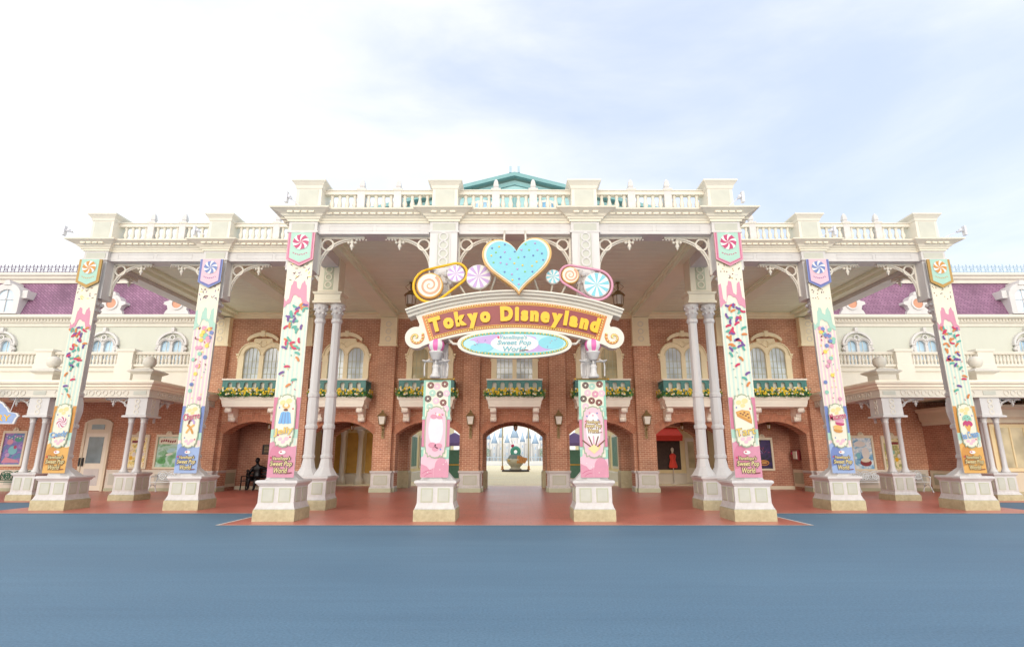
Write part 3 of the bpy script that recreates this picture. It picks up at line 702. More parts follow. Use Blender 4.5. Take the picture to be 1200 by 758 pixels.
# ------------------------------------------------------------------ side buildings with mansard roofs
def wing_window(par, s, x):
    return twin_window(par, x, 26.998, 5.75, 6.92, .22, .14, .13, 'white', 'pane_wing', 'ivory', hood=False, lead_n=(0,))
for s, side in ((-1, 'left'), (1, 'right')):
    R = s > 0
    g = thing('side_building', 'pale two storey building with purple shingled mansard roof at the %s' % side, 'building', (s*22, 27, 0), group='purple roofed side buildings')
    b = MB(); b.box(-34, -14.62, 26.6, 26.9, 0, 4.4); b.mir(R).build('brick_wall', 'brick', g)
    if R:
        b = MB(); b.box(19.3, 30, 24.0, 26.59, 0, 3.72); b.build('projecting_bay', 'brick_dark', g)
        b = MB(); b.sweep([(19.3, 26.5), (19.3, 24), (30, 24)], [(-.1, 2.95), (.05, 2.95), (.06, 3.1), (.16, 3.2), (.18, 3.5), (.3, 3.6), (.3, 3.71), (-.1, 3.71)]); b.build('bay_cornice', 'cream', g)
        b = MB(); b.sweep([(19.3, 26.5), (19.3, 24), (30, 24)], [(-.02, .14), (.05, .14), (.05, .9), (.08, .93), (-.02, .95)]); b.sweep([(19.3, 26.5), (19.3, 24), (30, 24)], [(-.02, 0), (.09, 0), (.09, .14), (-.02, .14)], 1)
        b.box(19.235, 19.246, 24.2, 26.3, .3, .8, 2); b.build('bay_wainscot', ['cream', 'stone_green', 'sage'], g)
        b = MB(); b.box(20.2, 22.4, 23.9, 23.99, .95, 2.9)
        wf = b.build('window', 'shop_cream', g); MB().box(20.4, 22.2, 23.87, 23.899, 1.1, 2.75).build('pane', 'pane_cream', wf)
        b = MB()
        for k in range(4): x = 20.4+.6*k; b.box(x-.03, x+.03, 23.84, 23.869, 1.1, 2.75)
        b.build('glazing_bar', 'shop_cream', wf)
    b = MB(); b.box(-34, -14.62, 27.0, 27.3, 4.4, 8.1); b.mir(R).build('upper_wall', 'wall_pale', g)
    b = MB()
    segs = [(-34, -20.35), (-18.95, -14.7)] if not R else [(-19.2, -14.7)]
    for x0, x1 in segs:
        b.box(x0, x1, 26.55, 26.598, .14, .92, 0); b.box(x0, x1, 26.52, 26.599, 0, .14, 1); b.box(x0, x1, 26.53, 26.6, .9, .96, 0)
        n = max(1, round((x1-x0)/1.1)); wd = (x1-x0)/n
        for i in range(n): b.box(x0+wd*i+.14, x0+wd*(i+1)-.14, 26.538, 26.549, .28, .78, 2)
    b.mir(R).build('wainscot', ['ivory', 'sage', 'pale_green'], g)
    b = MB(); b.box(-34, -14.5, 25.5, 26.59, 4.42, 5.62); b.box(-34, -14.5, 25.42, 25.499, 5.40, 5.46); b.box(-34, -14.5, 25.4, 26.5, 5.62, 5.72)
    b.mir(R).build('terrace_parapet', 'ivory', g)
    b = MB(); b.box(-34, -14.5, 25.5, 25.72, 6.19, 6.24); b.box(-34, -14.5, 25.46, 25.76, 6.242, 6.31)
    b.mir(R).build('railing', 'ivory', g)
    nb = 62; b0 = MB().lathe((0, 0, 0), [(r*1.0, z) for r, z in BAL], 6).build('baluster', 'ivory', g, at=(s*14.8, 25.61, 5.72))
    for i in range(1, nb): clone(b0, (s*(14.8+i*.17), 25.61, 5.72), g, {})
    q0 = MB().sq(0, 0, [(.4, 4.38), (.4, 5.7), (.36, 5.72), (.36, 6.28), (.44, 6.32), (.44, 6.42)], 0, .6).build('parapet_post', 'ivory', g, at=(s*18.1, 25.55, 0))
    clone(q0, (s*21.9, 25.55, 0), g, {})
    pts = [(-34, 26.99), (-14.6, 26.99)]
    if R: pts = [(14.6, 26.99), (34, 26.99)]
    b = MB().sweep(pts, [(-.2, 7.88), (.05, 7.88), (.06, 8.0), (.16, 8.08), (.17, 8.2), (.32, 8.26), (.36, 8.3), (.36, 8.42), (-.3, 8.44)])
    for i in range(120): x = pts[0][0]+.08+i*.161; b.box(x, x+.08, 26.75, 26.86, 8.14, 8.2)
    b.build('eaves_cornice', 'ivory', g)
    b = MB(); b.xprism([(26.85, 8.44), (27.55, 10.32), (36, 10.32), (36, 8.44)], -34, -14.8); b.mir(R).build('mansard_roof', 'shingle', g)
    pts = [(-34, 27.5), (-14.8, 27.5)] if not R else [(14.8, 27.5), (34, 27.5)]
    b = MB().sweep(pts, [(-1, 10.3), (.04, 10.3), (.06, 10.45), (.16, 10.52), (.18, 10.62), (.28, 10.68), (.28, 10.8), (-1, 10.82)])
    b.build('roof_cornice', 'ivory', g)
    b = MB()
    for i in range(100):
        x = -34+.19*i; b.box(x-.012, x+.012, 27.34, 27.36, 10.82, 11.3 if i % 2 else 11.2); b.sphere((x, 27.35, 11.2), .035, 5)
        if i % 2: b.ring(x+.095, 11.0, .045, .07, 27.34, 27.36, 8)
    b.box(-34, -14.9, 27.335, 27.365, 10.86, 10.885); b.box(-34, -14.9, 27.335, 27.365, 11.12, 11.145)
    b.mir(R).build('roof_cresting', 'iron_dark' if not R else 'iron_pale', g)
    for x in (-20.2, -16.9, -29.5):       # ox-eye dormers
        b = MB(); y = 26.72
        pr = [(-.62, 8.46), (.62, 8.46), (.55, 8.62), (.46, 8.7), (.52, 8.9), (.7, 8.98), (.66, 9.1), (.5, 9.14)]+arc(0, 9.02, .46, .46, .3, pi-.3, 10)+[(-.5, 9.14), (-.66, 9.1), (-.7, 8.98), (-.52, 8.9), (-.46, 8.7), (-.55, 8.62)]
        b.prism([(x+a, z) for a, z in pr], y, 27.3); b.ring(x, 9.0, .25, .33, y-.06, y-.001, 18); b.prism([(x-.16, 9.44), (x+.16, 9.44), (x+.08, 9.62), (x-.08, 9.62)], y-.02, 27.0)
        o = b.mir(R).build('dormer', 'white', g)
        MB().flat(arc(s*abs(x), 9.0, .25, .25, 0, 2*pi, 18)[:-1], y-.01).build('round_panel', 'p_ctan', o)
    for x in (-25.55,):                   # large arched dormer
        b = MB(); y = 26.66
        b.prism([(x+a, z) for a, z in [(-.72, 8.46), (-.44, 8.5), (-.44, 9.3)]+arc(0, 9.3, .44, .44, pi, 0, 10)+[(.44, 8.5), (.72, 8.46), (.72, 9.4)]+arc(0, 9.4, .72, .66, 0, pi, 12)], y, 27.5)
        b.box(x-.72, x+.72, y-.03, y-.001, 8.46, 8.54); b.box(x+.72, x+.98, y+.1, 27.5, 9.3, 9.7); b.prism([(x-.18, 9.96), (x+.18, 9.96), (x+.1, 10.2), (x-.1, 10.2)], y-.06, 27.4)
        b.box(x-.02, x+.02, y+.05, y+.08, 8.5, 9.72); b.box(x-.44, x+.44, y+.05, y+.08, 9.2, 9.24)
        o = b.mir(R).build('dormer', 'white', g)
        MB().flat([(s*abs(x)+a, z) for a, z in [(-.44, 8.5), (.44, 8.5)]+arc(0, 9.3, .44, .44, 0, pi, 10)], y+.1).build('pane', 'pane_blue', o)
    for x in (17.0, 20.4, 25.5): wing_window(g, s, s*x)
    # arched labels above the paired windows
    for x in (17.0, 20.4, 25.5):
        b = MB(); b.prism([(s*x+a, z) for a, z in arc(0, 6.92, .76, .70, 0, pi, 16)+arc(0, 6.92, .66, .60, pi, 0, 16)], 26.84, 26.999); b.ring(s*x, 7.30, .09, .14, 26.86, 26.93, 14); b.box(s*x-.07, s*x+.07, 26.8, 26.99, 7.58, 7.8)
        for q in (-1, 1): b.sphere((s*x+q*.72, 26.9, 6.72), .09, 7); b.box(s*x+q*.64-.09, s*x+q*.64+.09, 26.9, 26.995, 5.75, 6.62)
        b.build('window_label', 'white', g)
    if not R:
        d = MB(); x0, x1 = -20.3, -19.0
        d.box(x0, x0+.12, 26.5, 26.598, 0, 3.1); d.box(x1-.12, x1, 26.5, 26.598, 0, 3.1); d.box(x0+.12, x1-.12, 26.52, 26.597, 2.62, 2.72)
        d.prism([(x0, 3.1)]+arc((x0+x1)/2, 3.05, .65, .25, pi, 0, 10)[1:-1]+[(x1, 3.1)], 26.5, 26.598)
        d.box(x0+.12, x1-.12, 26.53, 26.596, 2.72, 3.1)
        dd = d.build('door', 'cream', g)
        MB().box(-20.18, -19.12, 26.54, 26.59, .03, 2.62).build('door_leaf', 'door_white', dd)
        b = MB(); b.box(-20.0, -19.3, 26.525, 26.539, 1.25, 2.45); b.box(-19.95, -19.35, 26.51, 26.529, 2.8, 3.02); b.build('pane', 'pane_dark', dd)
        b = MB(); b.box(-20.0, -19.3, 26.53, 26.5395, .25, 1.0); b.build('panel', 'white', dd)
        b = MB(); b.box(-20.15, -20.08, 26.46, 26.539, 1.12, 1.5); b.box(-20.28, -20.21, 26.46, 26.499, 1.12, 1.5); b.build('handle', 'iron_black', dd)

# ------------------------------------------------------------------ porches in front of the side buildings
def porch_post(par, x, y):
    b = MB()
    for ax, ay in ((-.23, -.2), (.23, -.2), (0, .22)):
        b.lathe((ax, ay, 0), [(.15, .99), (.14, 1.04), (.1, 1.12), (.085, 1.2), (.08, 2.78), (.1, 2.8), (.1, 2.84), (.085, 2.86), (.14, 3.0)], 10)
    o = b.build('post', 'white', par, at=(x, y, 0))
    MB().sq(0, 0, [(.475, 0), (.475, .2), (.45, .215)]).build('plinth', 'stone_green', o)
    MB().sq(0, 0, [(.46, .215), (.43, .26), (.40, .31), (.395, .86), (.43, .9), (.45, .93), (.45, .97), (.40, .99)]).build('pedestal', 'white', o)
    for ax in range(3):
        for q in (-1, 1):
            b = MB(); u = q*.185
            for h, z0, z1, d, m in ((.125, .38, .80, .01, 1), (.105, .40, .78, .014, 0)):
                if ax == 0: b.box(u-h, u+h, -.398-d, -.38, z0, z1, m)
                elif ax == 1: b.box(-.398-d, -.38, u-h, u+h, z0, z1, m)
                else: b.box(.38, .398+d, u-h, u+h, z0, z1, m)
            b.build('panel', ['pale_green', 'sage'], o)
    b = MB().sq(0, 0, [(.46, 3.0), (.46, 3.06), (.38, 3.09), (.37, 3.78)])
    for k in range(3):
        z = 3.2+.2*k
        b.ring(0, z, .06, .1, -.39, -.371, 12, 1); b.xring(-.39, -.371, 0, z, .06, .1, 12, 1); b.xring(.371, .39, 0, z, .06, .1, 12, 1)
    b.build('lattice_block', ['white', 'ivory'], o)
    return o
for s, side in ((-1, 'left'), (1, 'right')):
    R = s > 0
    p = thing('porch', 'white flat roofed porch with clustered posts and a ring patterned frieze at the %s' % side, 'porch', (s*16, 21.4, 0), group='white porches of the side buildings')
    pth = [(-30, 21.0), (-13.85, 21.0), (-13.85, 25.9)] if not R else [(13.85, 25.9), (13.85, 21.0), (30, 21.0)]
    b = MB().sweep(pth, [(-.45, 3.74), (.02, 3.74), (.02, 3.78), (0, 3.79), (0, 4.04), (-.45, 4.04)]); x = 14.75
    while x < 24:
        if abs(x-18.0) > .45: b.ring(s*x, 3.91, .075, .108, 20.975, 20.999, 14)
        x += .26
    y = 21.6
    while y < 25.6:
        k = -s*-1; b.xring(min(s*13.825, s*13.849), max(s*13.825, s*13.849), y, 3.91, .075, .108, 12); y += .28
    for xx in (14.2, 18.0): b.box(s*xx-.24, s*xx+.24, 20.98, 20.998, 3.84, 3.98, 1)
    b.build('frieze', ['ivory', 'pale_green'], p)
    b = MB().sweep(pth, [(-.45, 4.04), (.05, 4.04), (.06, 4.1), (.14, 4.13), (.15, 4.2), (.24, 4.24), (.27, 4.3), (.27, 4.36), (-.45, 4.38)]); b.build('cornice', 'cream_lifted', p)
    b = MB(); b.box(-30, -14.05, 21.2, 26.55, 4.2, 4.36); b.mir(R).build('roof', 'ivory', p)
    b = MB(); b.box(-30, -14.2, 21.4, 26.5, 4.05, 4.19); b.mir(R).build('ceiling', 'ceiling_tan', p)
    p0 = porch_post(p, s*14.28, 21.42); cm = child_map(); clone(p0, (s*18.0, 21.42, 0), p, cm); clone(p0, (s*21.8, 21.42, 0), p, cm)
    sm = [(x*.8, y, z*.8) for x, y, z in bracket_mesh(1).v]; fs = bracket_mesh(1).f
    for x, q in ((14.65, 1), (17.63, -1), (18.37, 1), (21.43, -1)):
        MB().add([(q*s*a, y, z) for a, y, z in sm], fs, 0, True).build('spandrel_bracket', 'white', p, at=(s*x, 21.35, 3.74))
    MB().add([(y, a, z) for a, y, z in sm], fs, 0, True).build('spandrel_bracket', 'white', p, at=(s*14.05, 21.8, 3.74))
    f0 = MB().sq(0, 0, [(.34, 4.38), (.34, 4.62), (.40, 4.66), (.50, 4.72), (.50, 4.76), (.3, 4.84), (.14, 4.88), (.12, 4.92)])
    f0.sphere((0, 0, 5.14), .24, 18); o = f0.build('ball_finial', 'ivory', p, at=(s*14.25, 21.35, 0))
    clone(o, (s*18.0, 21.35, 0), p, {}); clone(o, (s*21.8, 21.35, 0), p, {})

# ------------------------------------------------------------------ printed banners on the columns
class Print:
    """thin flat shapes stacked a few millimetres apart in the banner's own plane"""
    def __init__(s, w, y0=0.): s.b = MB(); s.y = y0; s.w = w; s.mats = []
    def mi(s, m):
        if m not in s.mats: s.mats.append(m)
        return s.mats.index(m)
    def up(s, d=.0025): s.y -= d; return s
    def poly(s, pts, m): s.b.flat(pts, s.y, s.mi(m)); return s
    def rect(s, x0, x1, z0, z1, m): return s.poly([(x0, z0), (x1, z0), (x1, z1), (x0, z1)], m)
    def ell(s, x, z, rx, rz, m, n=18, rot=0.):
        p = []
        for i in range(n):
            a = 2*pi*i/n; u, v = rx*cos(a), rz*sin(a); p.append((x+u*cos(rot)-v*sin(rot), z+u*sin(rot)+v*cos(rot)))
        return s.poly(p, m)
    def cap(s, x, z, L, r, rot, m, bend=0.):
        c = [(-L/2+L*i/5, bend*(1-((i-2.5)/2.5)**2)) for i in range(6)]
        top = [(u, v+r) for u, v in c]; bot = [(u, v-r) for u, v in c][::-1]
        e1 = [(L/2+r*.7, c[-1][1]+r*.5), (L/2+r, c[-1][1]), (L/2+r*.7, c[-1][1]-r*.5)]; e0 = [(-L/2-r*.7, c[0][1]-r*.5), (-L/2-r, c[0][1]), (-L/2-r*.7, c[0][1]+r*.5)]
        return s.poly([(x+u*cos(rot)-v*sin(rot), z+u*sin(rot)+v*cos(rot)) for u, v in top+e1+bot+e0], m)
    def text(s, body, cx, cz, w, h, m, bold=0., shear=0., rot=0.): s.b.text(body, cx, cz, w, h, s.y, s.mi(m), bold, shear, rot); return s
    def build(s, name, par): return s.b.build(name, s.mats, par)
def wavy(x0, x1, zs, n=10):
    """smooth edge through equally spaced heights"""
    out = []; k = len(zs)-1
    for i in range(k):
        for j in range(n):
            t = j/n; e = t*t*(3-2*t); e = e*e*(3-2*e); out.append((x0+(x1-x0)*(i+t)/k, zs[i]+(zs[i+1]-zs[i])*e))
    return out+[(x1, zs[-1])]
def plaque(cx, cz, hx, hz):
    p = []
    for i in range(72):
        a = 2*pi*i/72; x = hx*math.copysign(abs(cos(a))**.42, cos(a)); z = hz*math.copysign(abs(sin(a))**.62, sin(a))
        k = 1+.045*cos(16*a)*abs(sin(a)); p.append((cx+x*k, cz+z*k))
    return p
def pinwheel(P, cx, cz, r, ca, cb, n=6):
    P.up().ell(cx, cz, r, r, ca, 28)
    for k in range(n):
        a0 = 2*pi*k/n; e = []; f = []
        for j in range(8): t = .04+.96*j/7; a = a0-.55*t; e.append((cx+r*t*cos(a), cz+r*t*sin(a)))
        for j in range(8): t = 1-.96*j/7; a = a0+pi/n*(1.1+.3*(1-t))-.55*t; f.append((cx+r*t*cos(a), cz+r*t*sin(a)))
        if k == 0: P.up()
        P.poly(e+f, cb)
def logo(P, cx, cz, k, ca='p_logo', cb='p_dark'):
    for off, m in ((.085, cb), (.02, ca)):
        P.up()
        P.text("Vanellope's", cx-.0*k, cz+.135*k, .42*k+off*.5, .10*k+off*.5, m, bold=off*.9, shear=.2)
        P.text('Sweet Pop', cx, cz+.005*k, .52*k+off*.5, .14*k+off*.5, m, bold=off*.9, shear=.2)
        P.text('World', cx, cz-.14*k, .32*k+off*.5, .12*k+off*.5, m, bold=off*.9, shear=.2)
    P.up().ell(cx-.26*k, cz+.16*k, .022*k, .022*k, 'p_red', 10); P.cap(cx+.2*k, cz-.2*k, .14*k, .012*k, .12, 'p_choc')
def churro(P, x, z):
    P.cap(x-.005, z-.10, .30, .032, radians(48), 'p_orange', .02); P.up(); P.cap(x+.0, z-.11, .30, .032, radians(126), 'p_oranged', -.02); P.up()
    pts = arc(x+.015, z+.075, .105, .12, radians(-20), radians(95), 8)+arc(x+.015, z+.075, .05, .065, radians(95), radians(-20), 8); P.poly(pts, 'p_lilac')
    pts = arc(x+.015, z+.075, .105, .12, radians(95), radians(200), 8)+arc(x+.015, z+.075, .05, .065, radians(200), radians(95), 8); P.poly(pts, 'p_choc')
    P.up()
    for k in range(5): P.cap(x-.08+.035*k, z-.18+.035*k, .03, .004, radians(120), 'p_goldl')
def candy(P, x, z):
    P.cap(x-.03, z-.25, .26, .010, radians(75), 'p_white'); P.up().ell(x, z, .16, .17, 'p_white', 26); P.up()
    for k in range(7):
        a0 = 2*pi*k/7; e = [(x+.155*t*cos(a0+1.5*t), z+.165*t*sin(a0+1.5*t)) for t in [j/6 for j in range(7)]]
        f = [(x+.155*t*cos(a0+.42+1.5*t), z+.165*t*sin(a0+.42+1.5*t)) for t in [1-j/6 for j in range(6)]]; P.poly(e+f, 'p_rosel' if k % 2 else 'p_rose')
def jelly(P, x, z):
    P.poly([(x-.17, z-.17), (x-.13, z-.19), (x-.08, z-.175), (x-.03, z-.195), (x+.03, z-.175), (x+.08, z-.19), (x+.13, z-.175), (x+.17, z-.17), (x+.12, z+.10), (x+.06, z+.13), (x, z+.115), (x-.06, z+.13), (x-.12, z+.10)], 'p_skyblue'); P.up()
    for k in (-1, 0, 1): P.poly([(x+.09*k-.012, z-.17), (x+.09*k+.012, z-.17), (x+.06*k+.008, z+.1), (x+.06*k-.008, z+.1)], 'p_blued')
    P.ell(x, z+.17, .06, .03, 'p_choc'); P.ell(x, z+.27, .1, .07, 'p_cookie', 12); P.up().ell(x, z+.29, .05, .05, 'p_cream')
def tart(P, x, z):
    P.poly([(x-.20, z+.12), (x-.03, z+.17), (x+.16, z+.14), (x+.20, z-.10), (x+.19, z-.19), (x-.17, z+.0)], 'p_oranged'); P.up()
    P.poly([(x-.19, z+.10), (x-.03, z+.15), (x+.15, z+.13), (x+.18, z-.12)], 'p_orange'); P.up()
    for a, c in ((-.08, .08), (.02, .1), (.1, .06), (.05, .02), (.12, -.03), (-.02, .05)): P.ell(x+a, z+c, .03, .018, 'p_choc', 9)
def macaron(P, x, z):
    for dx, dz, ca, cb in ((.05, .11, 'p_rose', 'p_rosel'), (-.03, -.10, 'p_oranged', 'p_orange')):
        P.up().ell(x+dx, z+dz-.045, .14, .075, ca, 20, -.15); P.up().ell(x+dx, z+dz-.005, .135, .022, 'p_cream', 20, -.15); P.up().ell(x+dx, z+dz+.04, .14, .07, cb if dz > 0 else 'p_cookie', 20, -.15)
def icecream(P, x, z):
    P.poly([(x-.11, z-.08), (x+.11, z-.08), (x, z-.36)], 'p_orange'); P.up()
    P.poly(wavy(x-.15, x+.15, [z-.12, z-.08, z-.13, z-.08, z-.13, z-.09], 4)+arc(x, z-.06, .15, .12, 0, pi, 8), 'p_rose'); P.up()
    P.poly(wavy(x-.14, x+.14, [z+.05, z+.07, z+.03, z+.07, z+.04], 4)+arc(x, z+.08, .14, .15, 0, pi, 10), 'p_mintd'); P.up()
    for a, c in ((-.06, .12), (.03, .16), (.07, .1)): P.ell(x+a, z+c, .014, .014, 'p_choc', 8)
SPR = ['p_red', 'p_purple', 'p_tealdot', 'p_brownor']
def tall_banner(label, pos, stripe, base, based, drip, dot, pen, word, wcol, icon, hi, seed, rnd_dots, candyfall):
    rnd = random.Random(seed); H = 6.58+hi; hw = .345
    t = thing('banner', label, 'banner', pos, group='tall dessert banners hung on the columns', world=False)
    b = MB(); b.box(-hw, hw, .0, .03, 0, H); b.build('board', 'p_white', t)
    P = Print(hw, -.002); P.rect(-hw, hw, 0, H, 'p_cream'); P.up()
    for k in range(6): x = -hw+.03+.115*k; P.rect(x, x+.06, .8, 4.6, stripe)
    P.up()
    P.rect(-hw, -hw+.11, 1.2, 2.02, based); P.rect(hw-.11, hw, 1.2, 2.02, based); P.rect(-hw, -hw+.11, .98, 1.2, 'p_mint'); P.rect(hw-.11, hw, .98, 1.2, 'p_mint')
    P.up().poly([(-hw, 0), (hw, 0)]+wavy(-hw, hw, [.86, .90, 1.0, .86, .80, .76, .78], 5)[::-1], base)
    P.up().poly(arc(-.16, .46, .18, .36, pi, 0, 10)+[(.02, .3), (-hw, .2), (-hw, .46)], based)
    P.y = -.014
    zd = 4.75
    P.poly(wavy(-hw, hw, [zd-.30, zd-.2, zd+.05, zd-.02, zd-.25, zd-.32], 7)+[(hw, 5.7), (-hw, 5.7)], drip)
    P.up().poly(wavy(-hw, hw, [4.70, 4.62, 4.68, 5.08, 5.20, 5.18, 4.99, 4.96, 5.14, 5.20, 5.08, 4.62, 4.58] if seed % 2 else [5.08, 5.12, 4.66, 4.60, 5.06, 5.20, 5.18, 4.84, 4.80, 5.14, 5.18, 4.72, 4.66], 5)+[(hw, H), (-hw, H)], 'p_cream')
    P.y = -.019
    for k in range(26):
        x, z = rnd.uniform(-.3, .3), rnd.uniform(5.22, 5.8)+hi; P.up(.0001)
        if rnd_dots: P.ell(x, z, .017, .019, rnd.choice(('p_dark', 'p_choc', 'p_gold')), 8)
        else: P.cap(x, z, .06, .011, rnd.uniform(0, pi), rnd.choice(('p_choc', 'p_dark', 'p_purple', 'p_yellow')))
    for k in range(34 if candyfall == 'bean' else 34):
        q = rnd.random()**1.5; x = rnd.uniform(-.28, .28)*(1-.25*q); z = 4.52-1.25*q
        P.up(.0002)
        if candyfall == 'bean': P.cap(x, z, rnd.uniform(.09, .12), .03, rnd.uniform(0, pi), rnd.choice(SPR), .011)
        elif k % 2: P.ell(x, z, .07, .07, rnd.choice(('p_blued', 'p_rosel', 'p_mintd', 'p_yellow')), 7, rnd.uniform(0, 1))
        else: P.cap(x, z, .05, .014, rnd.uniform(0, pi), rnd.choice(('p_choc', 'p_red', 'p_yellow')))
    for k in range(16):
        x, z = rnd.uniform(-.22, .22), 3.5-.085*k+rnd.uniform(-.05, .05)
        if candyfall == 'bean' and k % 2 == 0: P.cap(x, z, .11, .03, rnd.uniform(-1, 1.2), SPR[(k//2) % 4], .011)
        elif candyfall != 'bean' and k % 3 == 0: P.ell(x, z, .065, .065, ('p_mintd', 'p_rosel', 'p_yellow', 'p_blued')[(k//3) % 4], 7, 1.)
        else: P.cap(x, z, .035, .010, rnd.uniform(0, pi), rnd.choice(('p_yellow', 'p_red', 'p_tealdot')))
    P.build('print', t)
    P = Print(hw, -.034)
    P.poly(plaque(0, 1.42, .265, .66), 'p_rim'); P.up().poly(plaque(0, 1.42, .235, .625), 'p_cream')
    P.up()
    for a, c, r in ((-.1, 1.88, .08), (.06, 1.92, .09), (.0, 1.8, .07), (-.08, .95, .06), (.08, .96, .07), (.0, .88, .06)): P.ell(a, c, r, r*.8, 'p_logo' if c > 1.5 else 'p_pinkl', 7, .3)
    P.up()
    for a, c in ((-.17, 1.75), (.18, 1.72), (-.14, 1.05), (.17, 1.0)): P.ell(a, c, .025, .025, rnd.choice(('p_blued', 'p_red')), 5)
    pl = P.build('plaque', t)
    P = Print(hw, -.044); icon(P, 0, 1.42 if word[1] > 0 else 1.52); P.build('dessert_picture', pl)
    P = Print(hw, -.064)
    wz = 1.70 if word[1] > 0 else 1.14
    for off, m in ((.05, 'p_white'), (.035, wcol[1]), (.004, wcol[0])):
        P.up(); P.text(word[0], 0, wz, .50+off*.6, .19+off*.6, m, bold=off*.8, shear=.12, rot=radians(9))
    P.build('lettering', pl)
    P = Print(hw, -.026); P.ell(0, .62, .09, .05, 'p_white'); P.up().ell(-.03, .63, .03, .02, 'p_red', 8); logo(P, 0, .32, 1.05); P.build('logo', t)
    # pennant
    ca, cb, cc, cd = pen
    def pent(k, z0): return [(-.375+k, H+.0), (-.375+k, 5.80+hi+k*.5), (0, 5.6+hi+k*1.3), (.375-k, 5.80+hi+k*.5), (.375-k, H)]
    b = MB().prism(pent(0, 0), -.09, -.06); P = Print(hw, -.092)
    P.poly(pent(0, 0), ca); P.up().poly(pent(.045, 0), cb); P.up().poly(pent(.06, 0), ca); P.up().poly(pent(.085, 0), cc)
    P.up()
    for k in range(7): P.cap(-.18+.06*k, 5.98+hi-.05*(1-((k-3)/3)**2), .032, .012, .9 if k % 2 else -.5, cb)
    o = b.build('pennant', 'p_gold', t); P.build('pennant_print', o)
    P = Print(hw, -.11); pinwheel(P, 0, 6.30+hi, .225, 'p_white' if cd != 'p_orange' else 'p_cream', cd); P.build('candy_swirl', o)
    return t
mint = ('p_gold', 'p_oranged', 'p_mint', 'p_oranged'); blue = ('p_blued', 'p_purple', 'p_pinkl', 'p_blued'); rose = ('p_pink', 'p_rose', 'p_mint', 'p_rose')
YF, YW = 14.50, 17.37
tall_banner('far left orange banner with the word Candy and a swirled lollipop', (-14, YW, 1.08), 'p_stripe', 'p_orange', 'p_oranged', 'p_pink', 0, mint, ('Candy', -1), ('p_skyblue', 'p_blued'), candy, .24, 3, False, 'bean')
tall_banner('blue based banner with the word Churro and a twisted churro', (-10, YW, 1.08), 'p_stripepink', 'p_blue', 'p_blued', 'p_mint', 0, blue, ('Churro', 1), ('p_red', 'p_rosel'), churro, .24, 4, False, 'flower')
tall_banner('pink based banner with the word Jelly and a blue jelly', (-5.93, YF, 1.06), 'p_stripe', 'p_pink', 'p_pinkd', 'p_pink', 0, rose, ('Jelly', -1), ('p_yellow', 'p_oranged'), jelly, 0, 5, False, 'bean')
tall_banner('pink based banner with the word Tart and a brown tart slice', (5.93, YF, 1.06), 'p_stripe', 'p_pink', 'p_pinkd', 'p_pink', 0, rose, ('Tart', -1), ('p_yellow', 'p_dark'), tart, 0, 6, True, 'bean')
tall_banner('blue based banner with the word Macaron and two macarons', (10, YW, 1.08), 'p_stripepink', 'p_blue', 'p_blued', 'p_mint', 0, blue, ('Macaron', 1), ('p_red', 'p_rosel'), macaron, .24, 7, True, 'flower')
tall_banner('far right orange banner with the words Ice Cream and two scoops in a cone', (14, YW, 1.08), 'p_stripe', 'p_orange', 'p_oranged', 'p_pink', 0, mint, ('Ice Cream', -1), ('p_skyblue', 'p_blued'), icecream, .24, 9, True, 'bean')
